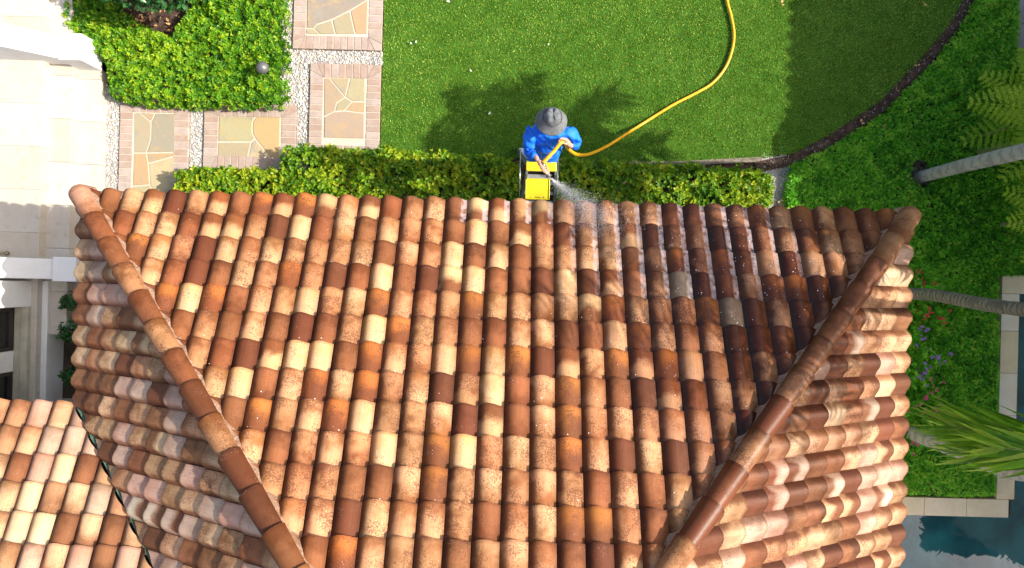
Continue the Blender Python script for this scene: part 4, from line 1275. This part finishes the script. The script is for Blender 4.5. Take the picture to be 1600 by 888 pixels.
MB().box(cx_ + .06, cx_ + .075, q1[1] + .012, q1[1] + .024, TRZ + .0005, TRZ + .003).build('slot', M['black'], tr)
MB().box(cx_ - .095, cx_ - .06, q1[1] + .012, q1[1] + .017, TRZ + .0005, TRZ + .003).build('slot', M['black'], tr)
MB().bar((cx_ + .04, q1[1] + .10, TRZ + .002), (cx_ + .045, q1[1] + .17, TRZ + .002), .004, .002).build('slot', M['yellow'], tr)
MB().bar((q0[0] - .02, q0[1] + .03, TRZ + .01), (q1[0] + .02, q0[1] + .03, TRZ + .01), .05, .02).build('tray_bracket', M['alu'], ld, bevel=.004)
MB().tube([(q0[0], q0[1] + .03, TRZ), (q0[0], q0[1] + .10, TRZ + .08)], .006, 6).build('tray_strut', M['alu'], ld)
MB().tube([(q1[0], q0[1] + .03, TRZ), (q1[0], q0[1] + .10, TRZ + .08)], .006, 6).build('tray_strut', M['alu'], ld)

# ================================================================== PERSON
per = empty('person', (.36, 1.6, 1.5)); tag(per, 'person in blue shirt and grey bucket hat hosing the roof from a ladder', 'person')
def skin(name, verts, edges, m, parent, root=0, sub=2):
    """verts: (x,y,z,rx[,ry])"""
    bm = bmesh.new(); lay = bm.verts.layers.skin.verify(); vs = []
    for i, v in enumerate(verts):
        b = bm.verts.new(v[:3]); b[lay].radius = (v[3], v[4] if len(v) > 4 else v[3]); b[lay].use_root = (i == root); vs.append(b)
    for a, b in edges: bm.edges.new((vs[a], vs[b]))
    me = bpy.data.meshes.new(name); bm.to_mesh(me); bm.free()
    o = bpy.data.objects.new(name, me); C.objects.link(o)
    s1 = o.modifiers.new('skin', 'SKIN'); s1.use_smooth_shade = True; s1.branch_smoothing = .6
    o.modifiers.new('sub', 'SUBSURF').levels = sub
    o.modifiers['sub'].render_levels = sub
    dg = bpy.context.evaluated_depsgraph_get(); me2 = bpy.data.meshes.new_from_object(o.evaluated_get(dg))
    bpy.data.objects.remove(o)
    me2.polygons.foreach_set('use_smooth', [True] * len(me2.polygons)); me2.materials.clear()
    return link(name, me2, m, parent)
CX = .365
hipc = (CX, 1.53, 2.38); chest = (CX, 1.615, 2.78); neck = (CX - .005, 1.66, 2.98); head = (CX - .02, 1.675, 3.13)
sr = (.165, 1.64, 2.87); sl = (.565, 1.64, 2.87)            # his right shoulder is at image left
er = (.135, 1.44, 2.68); wr = (.225, 1.345, 2.86)
el_ = (.68, 1.53, 2.70); wl = (.585, 1.475, 2.86)
LHc = LH + Vector((.012, -.0, -.01))
def lerp(a, b, t): return tuple(a[i] + (b[i] - a[i]) * t for i in range(3))
bv = [(*hipc, .14, .12), (*lerp(hipc, chest, .5), .12, .10), (*chest, .12, .085), (*lerp(chest, neck, .7), .07, .07), (*neck, .055), (*lerp(neck, head, .5), .06, .07), (*head, .078, .092), (head[0], head[1] + .005, head[2] + .085, .065, .08),
      (*sr, .040), (*er, .036), (*wr, .027), (*sl, .040), (*el_, .036), (*wl, .027),
      (CX - .09, 1.55, 2.25, .09), (CX - .10, 1.60, 1.93, .062), (CX - .10, 1.66, 1.60, .045), (CX - .10, 1.58, 1.545, .035),
      (CX + .09, 1.55, 2.25, .09), (CX + .10, 1.60, 1.93, .062), (CX + .10, 1.66, 1.60, .045), (CX + .10, 1.58, 1.545, .035)]
be = [(0, 1), (1, 2), (2, 3), (3, 4), (4, 5), (5, 6), (6, 7), (2, 8), (8, 9), (9, 10), (2, 11), (11, 12), (12, 13), (0, 14), (14, 15), (15, 16), (16, 17), (0, 18), (18, 19), (19, 20), (20, 21)]
def add_hand(wi, wpos, grip, axis, fwdv):
    """palm from the wrist to the grip, four fingers curled round the hose axis, thumb opposite"""
    wpos, grip, axis, fwdv = Vector(wpos), Vector(grip), Vector(axis).normalized(), Vector(fwdv).normalized()
    pdir = (grip - wpos).normalized()
    nrm = axis.cross(pdir).normalized()           # back of hand
    if nrm.z < 0: nrm = -nrm
    palm = wpos + (grip - wpos) * .45 + nrm * .024
    i0 = len(bv); bv.append((*palm, .038, .022)); be.append((wi, i0))
    for k, (off, ln) in enumerate(((-.036, 1.15), (-.012, 1.3), (.012, 1.22), (.035, 1.0))):
        kn = grip - pdir * .012 + axis * off + nrm * .036
        f1 = grip + pdir * .032 * ln + axis * (off * 1.05) + nrm * .020
        f2 = grip + pdir * .028 * ln + axis * (off * 1.0) - nrm * .016
        f3 = grip - pdir * .002 + axis * (off * .95) - nrm * .032
        b = len(bv)
        for q, r_ in ((kn, .0130), (f1, .0110), (f2, .0100), (f3, .0088)): bv.append((*q, r_))
        be.extend([(i0, b), (b, b + 1), (b + 1, b + 2), (b + 2, b + 3)])
    b = len(bv)
    for q, r_ in ((wpos + (grip - wpos) * .5 - axis * .036 + nrm * .004, .012), (grip - axis * .040 - pdir * .004 - nrm * .012, .0105), (grip - axis * .020 + pdir * .014 - nrm * .031, .0088)): bv.append((*q, r_))
    be.extend([(i0, b), (b, b + 1), (b + 1, b + 2)])
gripR = a_ + dn * .055
add_hand(10, wr, gripR, dn, dn)
add_hand(13, wl, LH, (Vector(hp[3]) - Vector(hp[1])).normalized(), dn)
body = skin('body', bv, be, M['skin'], per, 0, 2)
# shirt: torso and sleeves, a little larger, ends at the wrists and waist
sv = [(CX - .03, 1.50, 2.36, .135, .115), (CX - .025, 1.515, 2.48, .165, .145), (CX - .01, 1.555, 2.64, .172, .145), (CX, 1.62, 2.80, .175, .125), (CX, 1.645, 2.90, .11, .085), (*lerp(chest, neck, .93), .070, .070),
      (*sr, .084), (*lerp(sr, er, .5), .070), (*er, .058), (*lerp(er, wr, .5), .050), (*lerp(er, wr, .94), .038), (*sl, .084), (*lerp(sl, el_, .5), .070), (*el_, .060), (*lerp(el_, wl, .5), .050), (*lerp(el_, wl, .92), .038)]
se = [(0, 1), (1, 2), (2, 3), (3, 4), (4, 5), (3, 6), (6, 7), (7, 8), (8, 9), (9, 10), (3, 11), (11, 12), (12, 13), (13, 14), (14, 15)]
sh = skin('shirt', sv, se, M['shirt'], per, 1, 3)
# wrinkle the cloth a little
for v in sh.data.vertices:
    p = v.co; k = math.sin(p.x * 55 + p.z * 70) * .5 + math.sin(p.x * 30 - p.z * 48 + 1) * .5
    k += .7 * math.sin(p.x * 24 + p.y * 60 - p.z * 25) * math.sin(p.z * 40 + p.y * 18)
    v.co = p + v.normal * (.012 * k)
tv = [(CX - .02, 1.52, 2.40, .14, .12), (CX - .01, 1.53, 2.28, .145, .125), (CX - .09, 1.56, 2.18, .10), (CX - .10, 1.60, 1.93, .082), (CX - .10, 1.66, 1.64, .068), (CX + .09, 1.56, 2.18, .10), (CX + .10, 1.60, 1.93, .082), (CX + .10, 1.66, 1.64, .068)]
skin('trousers', tv, [(0, 1), (1, 2), (2, 3), (3, 4), (1, 5), (5, 6), (6, 7)], M['jeans'], per, 1, 2)
for s in (-1, 1):
    x = CX + s * .10
    skin('boot', [(x, 1.665, 1.66, .055), (x, 1.665, 1.575, .050), (x, 1.61, 1.555, .042, .04), (x, 1.53, 1.548, .040, .032)], [(0, 1), (1, 2), (2, 3)], M['leather'], per, 0, 2)
# face
fy = head[1] - .088
hd = Vector(head)
def ball(name, c, s, m, parent):
    me = bpy.data.meshes.new(name); bm = bmesh.new(); bmesh.ops.create_uvsphere(bm, u_segments=14, v_segments=10, radius=1)
    for v in bm.verts: v.co = Vector((v.co.x * s[0] + c[0], v.co.y * s[1] + c[1], v.co.z * s[2] + c[2]))
    bm.to_mesh(me); bm.free(); me.polygons.foreach_set('use_smooth', [True] * len(me.polygons)); return link(name, me, m, parent)
M['eye'] = mat('eye', (.6, .6, .6), .2, .5); M['lip'] = mat('lip', (.42, .14, .11), .5, .4); M['hair'] = mat('grey_hair', (.30, .28, .26), .8, .2)
for s in (-1, 1):
    e = ball('eye', (hd.x + s * .030, hd.y - .078, hd.z + .012), (.013, .010, .009), M['eye'], per)
    ball('pupil', (hd.x + s * .030, hd.y - .087, hd.z + .010), (.0055, .003, .0055), M['black'], e)
    ball('ear', (hd.x + s * .082, hd.y + .005, hd.z), (.012, .022, .034), M['skin'], per)
ball('nose', (hd.x, hd.y - .098, hd.z - .022), (.014, .022, .024), M['skin'], per)
ball('mouth', (hd.x, hd.y - .084, hd.z - .060), (.026, .010, .007), M['lip'], per)
ball('hair', (hd.x, hd.y + .022, hd.z + .02), (.084, .085, .075), M['hair'], per)
# bucket hat, tipped slightly back
HM = Matrix.Rotation(R(-10), 3, 'X') @ Matrix.Rotation(R(4), 3, 'Y')
hc = (hd.x + .018, hd.y + .016, hd.z + .060)
hat = empty('hat_group', (0, 0, 0)); bpy.data.objects.remove(hat)
mbh = MB(); nseg = 48; prof = [(.001, .104), (.040, .102), (.064, .094), (.080, .066), (.089, .030), (.096, .012)]
mbh.lathe(prof, hc, nseg, HM); crown = mbh.build('hat_crown', M['hat'], per, smooth=True)
for v in crown.data.vertices:
    q = v.co - Vector(hc); a = math.atan2(q.y, q.x)
    v.co.z += -.020 * math.exp(-((q.x) / .018) ** 2) * (1 if q.z > .07 else .2) + .004 * math.sin(a * 7)
mbh = MB(); V = []; Fq = []
for i, (r_, z_) in enumerate(((.096, .014), (.098, .010), (.114, -.016), (.138, -.050), (.160, -.082), (.163, -.088))):
    for k in range(nseg):
        a = 2 * math.pi * k / nseg; zz = z_ + (.010 * math.sin(a * 2 + .6) + .006 * math.sin(a * 5)) * i / 5
        fr_ = max(0, -math.sin(a)) ** 1.5
        V.append(Vector(hc) + HM @ Vector((r_ * math.cos(a) * 1.02, r_ * math.sin(a) * (.98 - .05 * fr_ * (i > 1)), zz - .006 * fr_ * i / 5)))
for i in range(5):
    for k in range(nseg): k2 = (k + 1) % nseg; Fq.append((i * nseg + k, (i + 1) * nseg + k, (i + 1) * nseg + k2, i * nseg + k2))
mbh.add(V, Fq); br = mbh.build('hat_brim', M['hat'], per, smooth=True)
sm_ = br.modifiers.new('solid', 'SOLIDIFY'); sm_.thickness = .004
MB().lathe([(.0985, .012), (.0995, .018), (.0985, .026)], hc, 40, HM).build('hat_band', M['grey_metal'], per, smooth=True)
# small pale print strokes across the chest
dg = bpy.context.evaluated_depsgraph_get()
shb = sh
def on_shirt(x, z):
    ok, loc, nrm_, idx = shb.ray_cast(shb.matrix_world.inverted() @ Vector((x, 0.6, z)), Vector((0, 1, 0)))
    return (shb.matrix_world @ loc + Vector((0, -.003, .001))) if ok else None
bpy.context.view_layer.update()
mbp = MB()
strokes = []
for k in range(7):
    x = .27 + k * .022; z = 2.80 - .012 * abs(k - 3)
    strokes.append([(x + .004, z + .03), (x, z), (x + .008, z - .016), (x + .016, z - .002)])
strokes.append([(.41 + .02 * i, 2.83 - .010 * math.sin(i)) for i in range(5)])
strokes.append([(.33 + .03 * i, 2.58 - .05 * math.sin(i * .7)) for i in range(6)])
for st_ in strokes:
    pts_ = [on_shirt(x, z) for x, z in st_]
    if all(p is not None for p in pts_): MB().tube(pts_, .0024, 5).build('shirt_print', M['print'], sh, smooth=True)

# ================================================================== small litter on the lawn
for (px, py, lb) in ((642, 68, 'white petal at left of a pair on the lawn'), (650, 66, 'white petal at right of a pair on the lawn'), (736, 111, 'single white petal on the lawn'),
                     (857, 70, 'white petal above the grey hat on the lawn'), (597, 98, 'white petal beside the gravel gap at the lawn edge'), (765, 178, 'tiny white petal in the palm shade'), (700, 2, 'white petal at the top edge')):
    q = P(px, py, .04); V, T, I = leaves(np.array([q]), np.array([[.3, .1, 1.]]), 3, .026, .02)
    tag(np_mesh('petal', V, T, M['petal']), lb, 'petal', 'white petals on the lawn')
q = P(1050, 182, .045); V, T, I = leaves(np.array([q]), np.array([[.1, .1, 1.]]), 1, .06, .016)
tag(np_mesh('fallen_leaf', V, T, M['fern']), 'thin pale green leaf blade lying below the hose', 'leaf')
for (px, py, lb) in ((1222, 6, 'yellow dry leaf at the edge of the big shade'), (1443, 6, 'tan dry leaf in the shade at the top'), (1345, 192, 'orange dry leaf on the curved soil edge'),
                     (1401, 140, 'pale dry leaf on the upper part of the soil edge'), (1433, 102, 'small pale dry leaf highest on the soil edge'), (1380, 199, 'brown dry leaf lying on the groundcover'), (1218, 318, 'brown dry leaf on the concrete pad')):
    q = P(px, py, .05 if px != 1380 else .18); V, T, I = leaves(np.array([q]), np.array([[.2, .3, 1.]]), 2, .05, .04)
    tag(np_mesh('dry_leaf', V, T, M['dry']), lb, 'leaf', 'dry leaves round the lawn edge')
n = 130
t = RNG.uniform(0, 1, n); cpx = np.array(curve[:-1]); k = np.minimum((t * (len(cpx) - 1)).astype(int), len(cpx) - 2); f_ = t * (len(cpx) - 1) - k
cc = cpx[k] * (1 - f_[:, None]) + cpx[k + 1] * f_[:, None] + RNG.normal(0, 4.5, (n, 2))
pp_ = np.array([P(x, y, .02) for x, y in cc])
tag(blobs('gravel', pp_, RNG.uniform(.004, .011, (n, 3)), M['pebble'], tint=RNG.beta(1, 3.5, n)), 'small stones along the curved soil edge', 'gravel', kind='stuff')
n = 900
X, Y = scatter(pad, n); n = len(X)
tag(blobs('gravel', np.stack([X, Y, np.full(n, .0)], 1), RNG.uniform(.004, .010, (n, 3)), M['pebble'], tint=RNG.beta(1.3, 1.3, n)), 'grit on the concrete pad', 'gravel', kind='stuff')

# ================================================================== NEIGHBOUR HOUSE (casts the scalloped shade)
nz_ = 4.6; xe = 4.05 + nz_ / math.tan(SUN_EL)
nh = empty('neighbour_house', (xe + 3, 0, 0)); tag(nh, 'tall neighbouring house with scalloped tile eave beyond the pool', 'house')
MB().box(xe + .5, xe + 9, -5.0, 7.6, -.03, nz_ - .15).build('wall', M['wall'], nh)
V = []; Fq = []; i = 0
y = -5.6
while y < 8.2:
    for u, h in zip(U_[1:-1], H_[1:-1]):
        h *= 1.5; V.append((xe, y + u * WT, nz_ + h)); V.append((xe + 5, y + u * WT, nz_ + h + 2.0))
        V.append((xe + .002, y + u * WT, nz_ + h - .016)); 
        if i:
            b = 3 * (i - 1); Fq.append((b, b + 3, b + 4, b + 1)); Fq.append((b + 2, b + 5, b + 3, b))
        i += 1
    y += WT
pyd('roof', V, Fq, M['brick'], nh, True)
MB().box(xe + .05, xe + 4.8, -5.6, 8.2, nz_ - .14, nz_ - .02).build('soffit', M['fascia'], nh)
